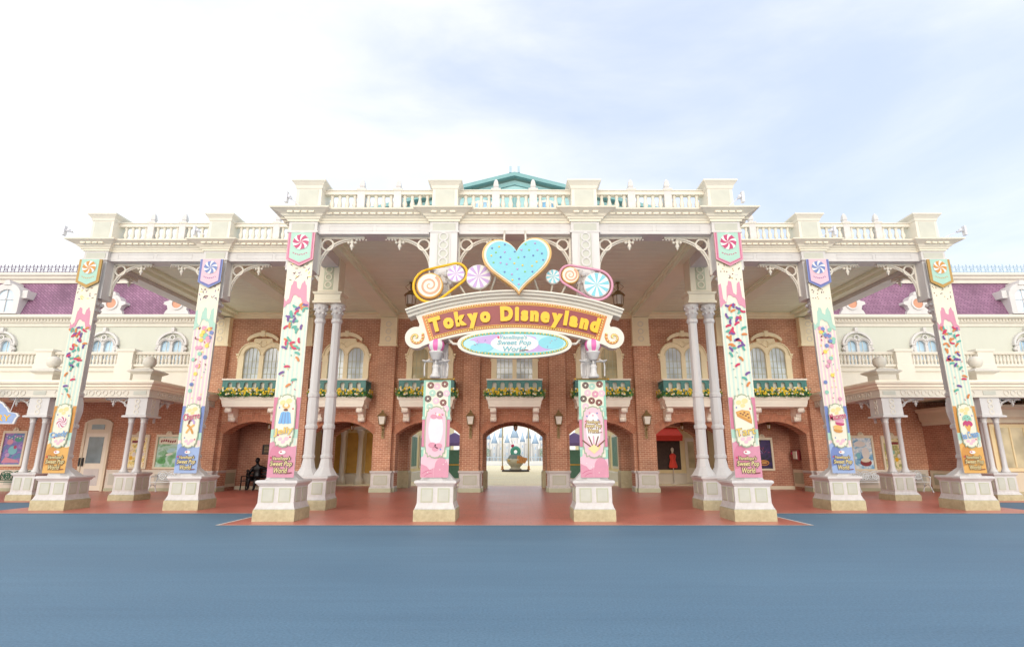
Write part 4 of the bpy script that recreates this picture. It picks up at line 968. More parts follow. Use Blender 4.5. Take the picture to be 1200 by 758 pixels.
def short_banner(label, pos, sticks, seed):
    rnd = random.Random(seed); hw = .355; H = 2.47
    t = thing('banner', label, 'banner', pos, group='short doughnut banners on the middle columns', world=False)
    MB().box(-hw, hw, 0, .03, 0, H).build('board', 'p_white', t)
    P = Print(hw, -.002); P.rect(-hw, hw, 0, H, 'p_mintd'); P.up().rect(-hw+.06, hw-.06, .5, H-.05, 'p_cream'); P.up()
    for q in (-1, 1):
        x = q*(hw-.05); P.rect(x-.05, x+.05, .75, 1.45, 'p_pinkd'); P.rect(x-.06, x+.06, .68, .76, 'p_mint'); P.rect(x-.06, x+.06, 1.44, 1.52, 'p_mint')
    P.up().poly([(-hw, 0), (hw, 0), (hw, .45)]+wavy(-hw, hw, [.5, .62, .66, .5, .44, .46], 6)[::-1], 'p_pinkl')
    P.up().poly([(-.02, .0), (hw, 0), (hw, .3)]+arc(.17, .26, .17, .22, .2, pi, 12)+[(-.02, .2)], 'p_pink'); P.poly([(-hw, 0), (-.025, 0), (-.025, .24), (-.12, .18), (-.2, .27), (-hw, .34)], 'p_pink')
    P.up().cap(.17, .465, .2, .004, 0, 'p_rose', .03); P.cap(-.2, .14, .24, .005, .4, 'p_rose', .02); P.cap(-.16, .07, .2, .005, .4, 'p_rose', .02)
    for k in range(4): P.ell(rnd.uniform(-.2, .3), rnd.uniform(.1, .4), .012, .012, 'p_white', 7)
    P.build('print', t)
    P = Print(hw, -.016)
    sp = [(-.17, 2.33), (.0, 2.3), (.2, 2.36), (-.12, 2.13), (.08, 2.1), (.25, 2.12), (-.23, 1.98), (-.02, 1.93), (.17, 1.88), (-.18, 1.78), (.24, 1.72)]
    cs = ['p_choc', 'p_pinkl', 'p_choc', 'p_mint', 'p_dark', 'p_pinkl', 'p_dark', 'p_pinkl', 'p_choc', 'p_mint', 'p_pinkl']
    if sticks: cs = ['p_dark', 'p_mint', 'p_choc', 'p_pinkl', 'p_pink', 'p_pinkl', 'p_dark', 'p_choc', 'p_choc', 'p_pinkl', 'p_mint']
    for (x, z), c in zip(sp, cs): P.ell(x, z, .088, .088, c, 18); P.up(.0002)
    P.up()
    for (x, z), c in zip(sp, cs):
        P.up(.0002).ell(x, z, .024, .024, 'p_cream', 10)
        for k in range(5): P.ell(x+(.045+.012*(k % 2))*cos(k*1.31+x*9), z+(.045+.012*(k % 2))*sin(k*1.31+x*9), .006, .006, 'p_white' if c != 'p_mint' else 'p_rose', 6)
    P.build('doughnuts', t)
    P = Print(hw, -.024); P.poly(plaque(0, 1.13, .285, .64), 'p_rim'); P.up().poly(plaque(0, 1.13, .255, .605), 'p_pinkl'); P.up().ell(0, 1.2, .19, .42, 'p_white' if sticks else 'p_mist', 20)
    P.up()
    for k in range(9): P.up(.0002).ell(rnd.uniform(-.18, .18), rnd.choice((rnd.uniform(.66, .85), rnd.uniform(1.4, 1.62))), .026, .026, rnd.choice(('p_blued', 'p_rose', 'p_yellow', 'p_pink')), 5, rnd.uniform(0, 1))
    if not sticks:
        P.up()
        for a, c, r in ((-.08, .8, .1), (.08, .78, .1), (0, .7, .08), (-.06, 1.52, .09), (.09, 1.5, .07)): P.ell(a, c, r, r*.7, 'p_pink', 12)
    o = P.build('plaque', t)
    if sticks:
        P = Print(hw, -.034); logo(P, 0, 1.27, .78, 'p_logo', 'p_choc'); P.build('logo', o)
        P = Print(hw, -.034)
        for x, a in ((-.16, 142), (-.07, 112), (.07, 72), (.16, 40), (.0, 92)): P.cap(x, .82+.05*(abs(x) < .1), .3, .016, radians(a), 'p_choc' if abs(x) > .03 else 'p_rosel')
        P.up().poly([(-.16, .72), (0, .58), (.16, .72), (.08, .76), (0, .82), (-.08, .76)], 'p_logo'); P.build('chocolate_sticks', o)
    b = MB(); b.tube([(-hw-.07, -.03, H+.02), (hw+.07, -.03, H+.02)], .018, 8); b.sphere((-hw-.08, -.03, H+.02), .035, 8); b.sphere((hw+.08, -.03, H+.02), .035, 8); b.build('hanging_rod', 'brass', t)
short_banner('left doughnut banner with a plain pink plaque on a middle column', (-2.03, YF, 1.06), False, 2)
short_banner('right doughnut banner with small lettering and chocolate sticks in its plaque', (2.03, YF, 1.06), True, 3)

# ------------------------------------------------------------------ the big signs
S = thing('entrance_sign', 'arched red sign with yellow Tokyo Disneyland lettering under a white cornice', 'sign', (0, 14.15, 4.5))
RC, ZC, YS = 8.07, -2.26, 14.15
def pol(r, a): return (r*sin(a), ZC+r*cos(a))
def band(r0, r1, a0, a1, n=40): return [pol(r1, a0+(a1-a0)*i/n) for i in range(n+1)]+[pol(r0, a1-(a1-a0)*i/n) for i in range(n+1)]
aw = asin(2.85/RC)
b = MB(); b.prism(band(7.06, 7.90, -.325, .325), YS, YS+.3)
for q in (-1, 1):   # scrolled lower corners
    cx, cz = q*2.58, 4.60
    b.prism([(cx+.29*cos(t), cz+.29*sin(t)) for t in [2*pi*i/28 for i in range(28)]], YS+.004, YS+.296)
    b.prism([(q*2.18, 4.47), (q*2.5, 4.33), (q*2.62, 4.6), (q*2.5, 4.95), (q*2.62, 5.22), (q*2.3, 5.2)], YS+.002, YS+.298)
board = b.build('board', 'ivory', S)
b = MB(); prf = [(7.88, .30), (7.90, -.06), (7.96, -.08), (7.98, -.16), (8.03, -.18), (8.05, -.24), (8.09, -.24), (8.10, .32)]
vs = []; N = 48
for i in range(N+1):
    a = -aw+2*aw*i/N
    for r, y in prf: x, z = pol(r, a); vs.append((x, YS+y, z))
k = len(prf); b.add(vs, [(i*k+j, i*k+(j+1) % k, (i+1)*k+(j+1) % k, (i+1)*k+j) for i in range(N) for j in range(k)]+[tuple(range(k)), tuple(range(N*k, N*k+k))]); b.build('cornice', 'ivory', S)
b = MB(); b.prism(band(7.12, 7.82, -.318, .318), YS-.012, YS-.002); P1 = b
for q in (-1, 1):
    cx, cz = q*2.58, 4.60; e = []; f = []
    for i in range(40):
        t = i/39; a = -.5+7.2*(1-t); r = .235*(1-.80*(1-t)); w = .075*(.5+.5*t)
        e.append((cx-q*r*cos(a), cz-r*sin(a))); f.append((cx-q*(r-w)*cos(a), cz-(r-w)*sin(a)))
    for i in range(39): b.add([(*e[i][:1], YS-.010, e[i][1]), (e[i+1][0], YS-.010, e[i+1][1]), (f[i+1][0], YS-.010, f[i+1][1]), (f[i][0], YS-.010, f[i][1])], [(0, 1, 2, 3)])
b.build('bulb_border', 'p_sign_orange', S)
b = MB()
def bulb(x, z): b.sphere((x, YS-.02, z), .024, 6)
for i in range(72):
    a = -.308+.616*i/71; bulb(*pol(7.785, a)); bulb(*pol(7.155, a))
for q in (-1, 1):
    for i in range(8): x, z = pol(7.2+.56*i/8, .308*q); bulb(x, z)
    for i in range(16): t = i/15; a = -.5+7.2*(1-t); r = .235*(1-.80*(1-t))-.036; bulb(q*2.58-q*r*cos(a), 4.60-r*sin(a))
b.build('bulbs', 'p_bulb', S)['kind'] = 'stuff'
b = MB(); b.prism(band(7.185, 7.755, -.299, .299), YS-.024, YS-.013); pan = b.build('panel', 'p_sign_red', S)
b = MB()
for r in (7.195, 7.735): b.prism(band(r, r+.012, -.296, .296), YS-.029, YS-.025)
b.build('panel_line', 'p_sign_yellow', S)
word = 'Tokyo Disneyland'; b = MB(); adv = []
for ch in word:
    if ch == ' ': adv.append((.34, None)); continue
    vs, fs = glyphs(ch, .05); x0 = min(v[0] for v in vs); x1 = max(v[0] for v in vs); adv.append((x1-x0, (vs, fs, x0)))
tot = sum(a[0] for a in adv)+.16*(len(word)-1); W0 = 4.45; kx = W0/tot; u = -W0/2
for wd, g in adv:
    if g:
        vs, fs, x0 = g
        for q, (dx, dz) in enumerate(((0, 0), (-.011, -.007), (.011, .007), (-.010, .008), (.010, -.008))):
            out = []
            for yy in (YS-.075-.002*q, YS-.026+.0003*q):
                for x, z in vs: a = (u+(x-x0)*kx+dx)/7.42; p = pol(7.32+z*.50+dz, a); out.append((p[0], yy, p[1]))
            n = len(vs); ed = {}
            for f in fs:
                for i in range(len(f)): ed[(f[i], f[(i+1) % len(f)])] = 1
            side = [(i, j, j+n, i+n) for (i, j) in ed if (j, i) not in ed]
            b.add(out, list(fs)+side, 0)
    u += (wd+.16)*kx
b.build('lettering', 'p_sign_yellow', S)
for q in (-1, 1):
    MB().tube([(q*1.4, YS+.14, 4.45), (q*1.62, YS+.14, 4.46), (q*1.75, YS+.14, 4.6), (q*1.95, YS+.14, 4.62)], .035, 6).build('support_arm', 'ivory', S); MB().tube([(q*1.7, YS+.15, 4.5), (q*2.0, YS+.5, 4.5)], .03, 6).build('support_arm', 'ivory', S)
    MB().tube([(q*1.9, YS+.2, 5.2), (q*1.9, 14.62, 5.2)], .05, 6).build('support_arm', 'ivory', S)
O = thing('oval_sign', "oval sign reading Vanellope's Sweet Pop World hung below the arched sign", 'sign', (0, 14.12, 4.43))
def ellp(rx, rz, n=64): return [(rx*math.copysign(abs(cos(2*pi*i/n))**.85, cos(2*pi*i/n)), 4.43+rz*math.copysign(abs(sin(2*pi*i/n))**.9, sin(2*pi*i/n))) for i in range(n)]
b = MB(); b.prism(ellp(1.49, .375), 14.12, 14.3); b.build('board', 'ivory', O)
b = MB(); b.prism(ellp(1.40, .315), 14.112, 14.119); b.build('bulb_border', 'p_tealdot', O)
b = MB(); pts = ellp(1.365, .287, 84)
for i, (x, z) in enumerate(pts): b.sphere((x, 14.108, z), .022, 6, i % 2)
b.build('bulbs', ['p_bulb', 'p_sign_yellow'], O)['kind'] = 'stuff'
P = Print(1, 14.108); P.poly(ellp(1.33, .255), 'p_aqual'); P.up().poly([(-1.2, 4.52), (-1.0, 4.6), (-.5, 4.67), (-.3, 4.66), (-.3, 4.35), (-.6, 4.3), (-.75, 4.45), (-.95, 4.42), (-1.05, 4.5)], 'p_lilac'); P.poly([(.3, 4.2), (.7, 4.22), (1.0, 4.28), (.8, 4.34), (.62, 4.4), (.55, 4.6), (.3, 4.66)], 'p_lilac')
P.up().poly(arc(.95, 4.45, .33, .17, 0, 2*pi, 24)[:-1], 'p_aqua'); P.poly(arc(-.85, 4.32, .3, .12, 0, 2*pi, 20)[:-1], 'p_aqua'); P.up().poly(arc(0, 4.43, .62, .235, 0, 2*pi, 32)[:-1], 'p_white'); P.up()
for i in range(14): P.ell(random.choice((-1, 1))*random.uniform(.75, 1.1), 4.43+random.uniform(-.12, .12), .012, .012, random.choice(('p_rose', 'p_blued', 'p_purple')), 6)
P.build('face', O)
P = Print(1, 14.092)
for off, m in ((.06, 'p_white'), (.022, 'p_tealtext')):
    P.up(); P.text("Vanellope's", -.03, 4.585, .70+off, .12+off*.4, m, off, .2); P.text('Sweet Pop', -.01, 4.44, .86+off, .15+off*.4, m, off, .2); P.text('World', .0, 4.285, .58+off, .13+off*.4, m, off, .2)
P.up().ell(-.42, 4.59, .03, .03, 'p_red', 10); P.cap(.24, 4.25, .22, .012, .1, 'p_choc')
P.build('lettering', O)
# heart
Hh = thing('heart_sign', 'pale blue heart shaped biscuit sign with a golden edge above the arched sign', 'sign', (.06, 14.3, 5.78))
def heart(k, cx=.07, cz=6.575, rot=radians(3)):
    o = []
    for i in range(64):
        t = 2*pi*i/64; x = 16*math.copysign(abs(sin(t))**2.55, sin(t))/17*.98; z = (13*cos(t)-5*cos(2*t)-2*cos(3*t)-cos(4*t))/17*.906
        x *= k; z = z*k
        o.append((cx+x*cos(rot)-z*sin(rot), cz+x*sin(rot)+z*cos(rot)))
    return o
MB().prism(heart(1), 13.78, 13.98).build('biscuit_edge', 'p_cookie', Hh)
MB().prism(heart(.94), 13.75, 13.779).build('icing_border', 'p_cream', Hh)
MB().prism(heart(.88), 13.73, 13.749).build('icing', 'p_aqua', Hh)
b = MB(); rnd = random.Random(4); hp = heart(.8); k = 0
def inside(x, z, p):
    c = False; j = len(p)-1
    for i in range(len(p)):
        if (p[i][1] > z) != (p[j][1] > z) and x < (p[j][0]-p[i][0])*(z-p[i][1])/(p[j][1]-p[i][1])+p[i][0]: c = not c
        j = i
    return c
dots = []
for _try in range(4000):
    if len(dots) >= 34: break
    x, z = rnd.uniform(-.9, 1), rnd.uniform(5.6, 7.3)
    if inside(x, z, hp) and all((x-a)**2+(z-c)**2 > .022 for a, c in dots):
        dots.append((x, z)); b.sphere((x, 13.728, z), .028, 8, rnd.randrange(4), (1, .5, 1))
b.build('sugar_pearls', ['p_yellow', 'p_blued', 'p_green', 'p_lilac'], Hh)
for x, q in ((-.28, -1), (.30, 1)):
    MB().tube([(x, 14.0, 6.9), (x, 14.05, 7.35), (x, 14.6, 7.76)], .028, 6).build('hanger', 'ivory', Hh)
    MB().tube([(q*.4, 13.98, 6.5), (q*.7, 14.36, 5.75)], .03, 6).build('strut', 'ivory', Hh)
def mintdisc(par, cx, cz, r, ca, cb, n=8, y=14.2):
    b = MB(); b.lathe((cx, y, cz), [(r*.9, -.06), (r, -.03), (r, .06)], 30, 0, True, ax='y'); o = b.build('candy_disc', ca, par)
    P = Print(1, y-.066); P.ell(cx, cz, r*.93, r*.93, ca, 30); P.up()
    for k in range(n):
        a0 = 2*pi*k/n; R = r*.92
        P.poly([(cx, cz)]+[(cx+R*cos(a0+pi/n*t/4), cz+R*sin(a0+pi/n*t/4)) for t in range(5)], cb)
    P.build('candy_stripes', o); return o
def rolldisc(par, cx, cz, r, y=14.2):
    b = MB(); b.lathe((cx, y, cz), [(r*.92, -.07), (r, -.04), (r, .06)], 30, 0, True, ax='y'); o = b.build('swirl_roll', 'p_cookie', par)
    P = Print(1, y-.074); P.ell(cx, cz, r*.88, r*.88, 'p_cream', 30); P.up(); e = []; f = []
    for i in range(46):
        t = i/45; a = 1+t*2.5*2*pi*.8; q = r*(.08+.80*t); e.append((cx+q*cos(a), cz+q*sin(a))); q2 = max(0, q-r*.21*(.35+.65*t)); f.append((cx+q2*cos(a), cz+q2*sin(a)))
    for i in range(45): P.poly([e[i], e[i+1], f[i+1], f[i]], 'p_ctan')
    P.build('swirl', o); return o
def loop(par, c0, r0, c1, r1, m, y=14.16):
    dx, dz = c1[0]-c0[0], c1[1]-c0[1]; L = sqrt(dx*dx+dz*dz); th = atan2(dz, dx); al = math.acos((r0-r1)/L); pts = []
    for i in range(13): a = th+al+(2*pi-2*al)*i/12; pts.append((c0[0]+r0*cos(a), y, c0[1]+r0*sin(a)))
    for i in range(13): a = th-al+(2*al)*i/12; pts.append((c1[0]+r1*cos(a), y, c1[1]+r1*sin(a)))
    MB().tube(pts+pts[:1], .035, 8).build('loop_frame', m, par)
def struts(par, l):
    b = MB()
    for (x0, z0, x1, z1) in l: b.tube([(x0, 14.3, z0), (x1, 14.34, z1)], .03, 6)
    b.build('strut', 'ivory', par)
a = thing('candy_ornament', 'left candy loop in yellow with a large swirl roll and a small purple peppermint', 'candy sign', (-2, 14.2, 5.7), group='candy shaped ornaments on top of the arched sign')
loop(a, (-2.25, 6.02), .46, (-1.57, 6.36), .29, 'p_sign_yellow'); rolldisc(a, -2.27, 6.02, .36); mintdisc(a, -1.58, 6.35, .24, 'p_white', 'p_lilac'); struts(a, [(-2.1, 5.75, -1.95, 5.5), (-1.5, 6.1, -1.25, 5.7), (-1.8, 6.1, -1.7, 5.6)])
a = thing('candy_ornament', 'lilac and white striped peppermint disc left of the blue heart', 'candy sign', (-.98, 14.2, 5.9), group='candy shaped ornaments on top of the arched sign')
mintdisc(a, -.97, 6.27, .345, 'p_white', 'p_lilac', 9); struts(a, [(-.95, 6.0, -.9, 5.7)])
a = thing('candy_ornament', 'small aqua striped peppermint disc right of the blue heart', 'candy sign', (1.03, 14.2, 6), group='candy shaped ornaments on top of the arched sign')
mintdisc(a, 1.04, 6.27, .205, 'p_white', 'p_aqua', 8); struts(a, [(1.03, 6.1, .95, 5.7)])
a = thing('candy_ornament', 'right candy loop in pink with a small swirl roll and a large aqua peppermint', 'candy sign', (2, 14.2, 5.7), group='candy shaped ornaments on top of the arched sign')
loop(a, (2.2, 6.04), .42, (1.49, 6.31), .28, 'p_rosel'); rolldisc(a, 1.5, 6.31, .24); mintdisc(a, 2.2, 6.04, .355, 'p_white', 'p_aqua', 9); struts(a, [(2.05, 5.75, 1.9, 5.5), (1.4, 6.1, 1.2, 5.7), (1.75, 6.1, 1.65, 5.6)])
# striped globe lamps with horn shaped holders
for s, side in ((-1, 'left'), (1, 'right')):
    l = thing('globe_lamp', 'pink and white striped ball on a white bracket above the %s doughnut banner' % side, 'lamp', (s*2.06, 14.3, 3.6), group='striped ball lamps', world=True)
    b = MB(); n = 20; k = 12; c = (s*2.06, 14.3, 4.42); r = .215; vs = []
    for i in range(k+1):
        t = pi*i/k
        for j in range(n): g = 2*pi*j/n; vs.append((c[0]+r*sin(t)*cos(g), c[1]+r*sin(t)*sin(g), c[2]+r*cos(t)))
    for mm in (0, 1): b.add(vs, [(i*n+j, (i+1)*n+j, (i+1)*n+(j+1) % n, i*n+(j+1) % n) for i in range(k) for j in range(n) if (j//2) % 2 == mm], mm, True)
    b.build('globe', ['p_white', 'p_hotpink'], l)
    b = MB(); x = s*2.06
    b.lathe((x, 14.3, 0), [(.08, 4.02), (.11, 4.05), (.17, 4.2), (.19, 4.22), (.19, 4.25), (.06, 4.26)], 14); b.lathe((x, 14.3, 0), [(.03, 3.9), (.03, 4.04)], 8)
    b.lathe((x, 14.3, 0), [(.13, 3.56), (.15, 3.6), (.09, 3.68), (.08, 3.82), (.1, 3.86), (.05, 3.92)], 12)
    for q in (-1, 1):
        b.tube([(x+q*.3, 14.4, 3.62), (x+q*.31, 14.4, 3.9), (x+q*.28, 14.4, 4.02), (x+q*.15, 14.32, 4.05)], .02, 6); b.tube([(x+q*.22, 14.32, 4.0), (x+q*.36, 14.32, 4.03)], .018, 6)
    b.tube([(x-.33, 14.35, 4.0), (x+.33, 14.35, 4.0)], .02, 6); b.tube([(x, 14.3, 3.85), (x, 14.62, 3.85)], .05, 6)
    b.build('bracket', 'white', l)

# ------------------------------------------------------------------ lanterns and floodlights
def wall_lantern(label, pos):
    t = thing('wall_lantern', label, 'lantern', pos, group='wall lanterns on the brick piers', world=False)
    b = MB(); b.box(-.06, .06, .0, .03, -.95, -.05); b.tube([(0, .0, -.55), (0, -.12, -.62), (0, -.22, -.5), (0, -.22, -.38)], .025, 6); b.tube([(0, .0, -.8), (0, -.06, -.86), (0, -.1, -.72), (0, -.16, -.5)], .02, 6)
    b.sq(0, -.22, [(.07, -.4), (.1, -.36), (.12, -.34), (.12, -.32)]); b.sq(0, -.22, [(.19, .02), (.2, .05), (.15, .09), (.1, .17), (.05, .2), (.06, .23), (.02, .32)])
    for sx in (-1, 1):
        for sy in (-1, 1): b.tube([(sx*.115, -.22+sy*.115, -.33), (sx*.165, -.22+sy*.165, .03)], .014, 5)
    b.build('frame', 'lantern_bronze', t); MB().sq(0, -.22, [(.105, -.325), (.155, .02)]).build('glass', 'frosted', t)
    return t
wl = wall_lantern('bronze wall lantern on the brick pier left of the left doughnut banner', (-6, 25.62, 3.3))
dup(wl, (-2, 25.62, 3.3), 'bronze wall lantern on the brick pier just left of the middle arch'); dup(wl, (2, 25.62, 3.3), 'bronze wall lantern on the brick pier just right of the middle arch'); dup(wl, (6, 25.62, 3.3), 'bronze wall lantern on the brick pier left of the red awning')
def ceiling_lantern(label, pos, group, k=1., mat='lantern_bronze'):
    t = thing('hanging_lantern', label, 'lantern', pos, group=group, world=False)
    b = MB(); b.tube([(0, 0, 0), (0, 0, -.35*k)], .018, 6); b.lathe((0, 0, 0), [(.09*k, -.02), (.05*k, -.06)], 10)
    b.lathe((0, 0, 0), [(.03*k, -.3*k), (.1*k, -.34*k), (.13*k, -.38*k), (.24*k, -.47*k), (.25*k, -.5*k), (.17*k, -.51*k)], 8, 0, False); b.lathe((0, 0, 0), [(.17*k, -.84*k), (.13*k, -.9*k), (.06*k, -.95*k), (.03*k, -1.02*k)], 8, 0, False)
    for i in range(6): a = pi/3*i; b.tube([(.2*k*cos(a), .2*k*sin(a), -.5*k), (.15*k*cos(a), .15*k*sin(a), -.86*k)], .012, 5)
    for i in range(4): a = pi/2*i; b.tube([(.09*k*cos(a), .09*k*sin(a), -.3*k), (.2*k*cos(a), .2*k*sin(a), -.18*k), (.05*k*cos(a), .05*k*sin(a), -.05*k)], .012, 5)
    b.build('frame', mat, t); MB().lathe((0, 0, 0), [(.17*k, -.51*k), (.13*k, -.84*k)], 8, 0, False).build('glass', 'frosted', t)
    return t
h = ceiling_lantern('bronze lantern hanging from the canopy ceiling left of the arched sign', (-4.1, 21, 8.3), 'lanterns under the canopy ceiling', 1.12); dup(h, (4.1, 21, 8.3), 'bronze lantern hanging from the canopy ceiling right of the arched sign')
h = ceiling_lantern('small brass lantern in the left alcove above the statue', (-11.75, 26.95, 3.28), 'small lanterns inside the arches', .5, 'brass')
for x, y, L in ((12.2, 26.95, 'small brass lantern in the right alcove above the poster'), (0.05, 28, 'small brass lantern hanging in the middle arch'), (-8.1, 28, 'small brass lantern hanging in the arch with the cream columns'), (8.35, 28, 'small brass lantern hanging in front of the red awning')): dup(h, (x, y, 3.28), L)
def flood(label, pos, s):
    t = thing('floodlight', label, 'floodlight', pos, group='floodlights on the canopy roofs', world=False)
    MB().tube([(0, 0, 0), (s*.3, -.12, .13), (s*.48, -.18, .2)], .014, 6).build('arm', 'fixture_grey', t)
    b = MB(); x = s*.72; b.box(x-.035, x+.035, -.25, -.12, .08, .40); b.sphere((s*.58, -.19, .26), .06, 8); b.tube([(s*.46, -.18, .2), (s*.72, -.19, .26)], .035, 6); b.build('lamp_head', 'fixture_grey', t)
flood('grey floodlight on an arm at the outer corner of the left wing roof', (-14.2, 17.3, 8.6), -1); flood('grey floodlight on an arm at the outer corner of the right wing roof', (14.2, 17.3, 8.6), 1)
flood('grey floodlight at the left corner of the central canopy roof', (-6.0, 14.45, 8.4), -.55); flood('grey floodlight at the right corner of the central canopy roof', (6.0, 14.45, 8.4), .55)
flood('grey floodlight beside the second roof pedestal of the left wing', (-10.1, 17.3, 8.6), -.7); flood('grey floodlight beside the second roof pedestal of the right wing', (10.1, 17.3, 8.6), .7)

# ------------------------------------------------------------------ posters
def poster(label, x0, x1, z0, z1, y, art, deco):
    cx = (x0+x1)/2; t = thing('poster', label, 'poster', (cx, y, z0), group='framed posters on the brick walls')
    b = MB(); f = .09
    for q in ((x0-f, x1+f, z0-f, z0), (x0-f, x1+f, z1, z1+f*1.3), (x0-f, x0, z0, z1), (x1, x1+f, z0, z1)): b.box(q[0], q[1], y-.08, y-.002, q[2], q[3])
    b.prism([(cx-.3, z1+f*1.3)]+arc(cx, z1+f*1.3, .14, .16, pi, 0, 8)+[(cx+.3, z1+f*1.3)], y-.07, y-.003); b.lathe((cx, y-.08, z1+.2), [(.06, -.02), (.06, .02)], 10, 0, True, ax='y')
    b.build('frame', 'cream', t); b = MB(); b.box(x0, x1, y-.03, y-.004, z0, z1); o = b.build('picture', art, t)
    P = Print(1, y-.033); deco(P, cx, z0, x1-x0, z1-z0); P.build('picture_detail', o)
def dA(P, cx, z, w, h):
    P.ell(cx-.2*w, z+.72*h, .16*w, .1*h, 'p_rosel', 9); P.ell(cx+.2*w, z+.8*h, .2*w, .08*h, 'p_tealdot', 11); P.ell(cx, z+.45*h, .22*w, .14*h, 'p_aqua', 12); P.ell(cx-.22*w, z+.3*h, .12*w, .07*h, 'p_lilac', 9); P.up(); P.poly([(cx-.45*w, z+.05*h), (cx+.45*w, z+.05*h), (cx+.35*w, z+.14*h), (cx, z+.18*h), (cx-.3*w, z+.24*h)], 'p_pink'); P.ell(cx+.1*w, z+.55*h, .08*w, .06*h, 'p_rose', 9)
    for k in range(7): P.ell(cx+w*(-.4+.13*k), z+h*(.9-.03*(k % 3)), .03*w, .02*h, 'p_white', 7)
def dB(P, cx, z, w, h):
    for k in range(5): P.ell(cx-.3*w+.15*w*k, z+h*(.3+.12*(k % 3)), .1*w, .07*h, ('p_sign_yellow', 'p_white', 'p_mintd')[k % 3], 9)
    P.rect(cx-.35*w, cx+.35*w, z+.8*h, z+.88*h, 'p_sign_red')
def dC(P, cx, z, w, h):
    P.rect(cx-.46*w, cx+.46*w, z+.76*h, z+.97*h, 'p_cream'); P.up()
    for k in range(7): P.cap(cx-.33*w+.11*w*k, z+.86*h+.02*h*sin(k), .05*w, .03*h, 1.2, 'p_sign_red')
    P.ell(cx+.2*w, z+.55*h, .22*w, .07*h, 'p_aqual', 12, .3); P.ell(cx+.12*w, z+.42*h, .18*w, .04*h, 'p_white', 10, .2); P.ell(cx-.2*w, z+.2*h, .2*w, .1*h, 'leaf', 10)
def dN(P, cx, z, w, h):
    rnd = random.Random(3)
    for k in range(26): a = rnd.uniform(0, pi); r = rnd.uniform(.1, .42)*w; P.cap(cx+r*cos(a), z+.5*h+r*sin(a)*1.1, .1*w, .012*w, a, rnd.choice(('p_lilac', 'p_blued', 'p_purple', 'p_rose')))
    P.up(); P.ell(cx, z+.2*h, .32*w, .1*h, 'p_oranged', 18); P.up().ell(cx, z+.19*h, .26*w, .06*h, 'p_choc', 16); P.up(); P.ell(cx, z+.2*h, .18*w, .03*h, 'p_orange', 12)
def dE(P, cx, z, w, h):
    P.ell(cx-.1*w, z+.8*h, .3*w, .1*h, 'p_white', 14); P.ell(cx+.15*w, z+.5*h, .2*w, .2*h, 'p_white', 16); P.up(); P.ell(cx+.1*w, z+.2*h, .3*w, .12*h, 'p_sign_red', 14); P.ell(cx-.25*w, z+.42*h, .1*w, .1*h, 'p_aqua', 10); P.up(); P.ell(cx+.1*w, z+.28*h, .25*w, .07*h, 'p_cream', 12)
poster('poster of bright purple, teal and pink fantasy shapes left of the Candy banner', -24.0, -23.05, 1.2, 2.62, 26.597, 'art_fantasy', dA)
poster('yellow and cream poster behind the left porch posts', -18.1, -17.25, 1.08, 2.45, 26.597, 'art_yellow', dB)
poster('green poster with a red arched title left of the Churro banner', -16.75, -15.8, 1.08, 2.45, 26.597, 'art_green', dC)
poster('dark night poster with purple bursts and an orange oval in the right alcove', 11.85, 12.65, .98, 2.35, 27.997, 'art_night', dN)
poster('blue and white poster with a red shape above the right white bench', 15.85, 16.75, 1.0, 2.4, 26.597, 'art_blue', dE)
poster('straw coloured poster behind the right porch posts', 17.3, 18.15, 1.0, 2.38, 26.597, 'art_straw', dB)
t = thing('wall_plaque', 'small dark bronze plaque on the brick wall above the statue', 'plaque', (-12.1, 27.99, 1.7)); MB().box(-12.45, -11.75, 27.96, 27.995, 1.65, 2.12).build('plate', 'bronze', t)
b = MB()
for k in range(5): b.box(-12.35, -11.85, 27.952, 27.959, 1.73+.07*k, 1.755+.07*k)
b.build('raised_lines', 'lantern_bronze', t)
t = thing('alarm_box', 'red fire alarm box with a white door on the right alcove side wall', 'alarm box', (13.6, 27.3, 1.5)); MB().box(13.45, 13.628, 27.0, 27.65, 1.38, 1.86).build('case', 'p_sign_red', t)
b = MB(); b.box(13.42, 13.449, 27.06, 27.4, 1.44, 1.8); b.build('door', 'door_white', t); MB().lathe((13.43, 27.52, 1.7), [(.05, -.03), (.05, .02)], 10, 0, True, ax='x').build('lamp', 'p_red', t)
# hanging shop sign at the far left
t = thing('hanging_sign', 'pale blue scalloped sign reading BAKERY hung from the left porch', 'sign', (-19.7, 21.1, 2.7)); cx = -19.75
pts = [(cx-.95, 2.75), (cx+.95, 2.75), (cx+1.0, 2.95), (cx+1.08, 3.05), (cx+.98, 3.16), (cx+.7, 3.2), (cx+.55, 3.4)]+arc(cx, 3.35, .5, .3, .2, pi-.2, 10)+[(cx-.55, 3.4), (cx-.7, 3.2), (cx-.98, 3.16), (cx-1.08, 3.05), (cx-1.0, 2.95)]
MB().prism(pts, 21.05, 21.12).build('board', 'p_white', t)
P = Print(1, 21.046); P.poly([(cx+(x-cx)*.93, 3.05+(z-3.05)*.9) for x, z in pts], 'p_blue'); P.build('face', t); P = Print(1, 21.04); P.text('BAKERY', cx, 2.98, 1.58, .24, 'p_sign_yellow', .01); P.build('lettering', t)
for q in (-1, 1): MB().tube([(cx+q*.7, 21.08, 3.2), (cx+q*.85, 21.08, 3.9)], .015, 6).build('hanger', 'fixture_grey', t)
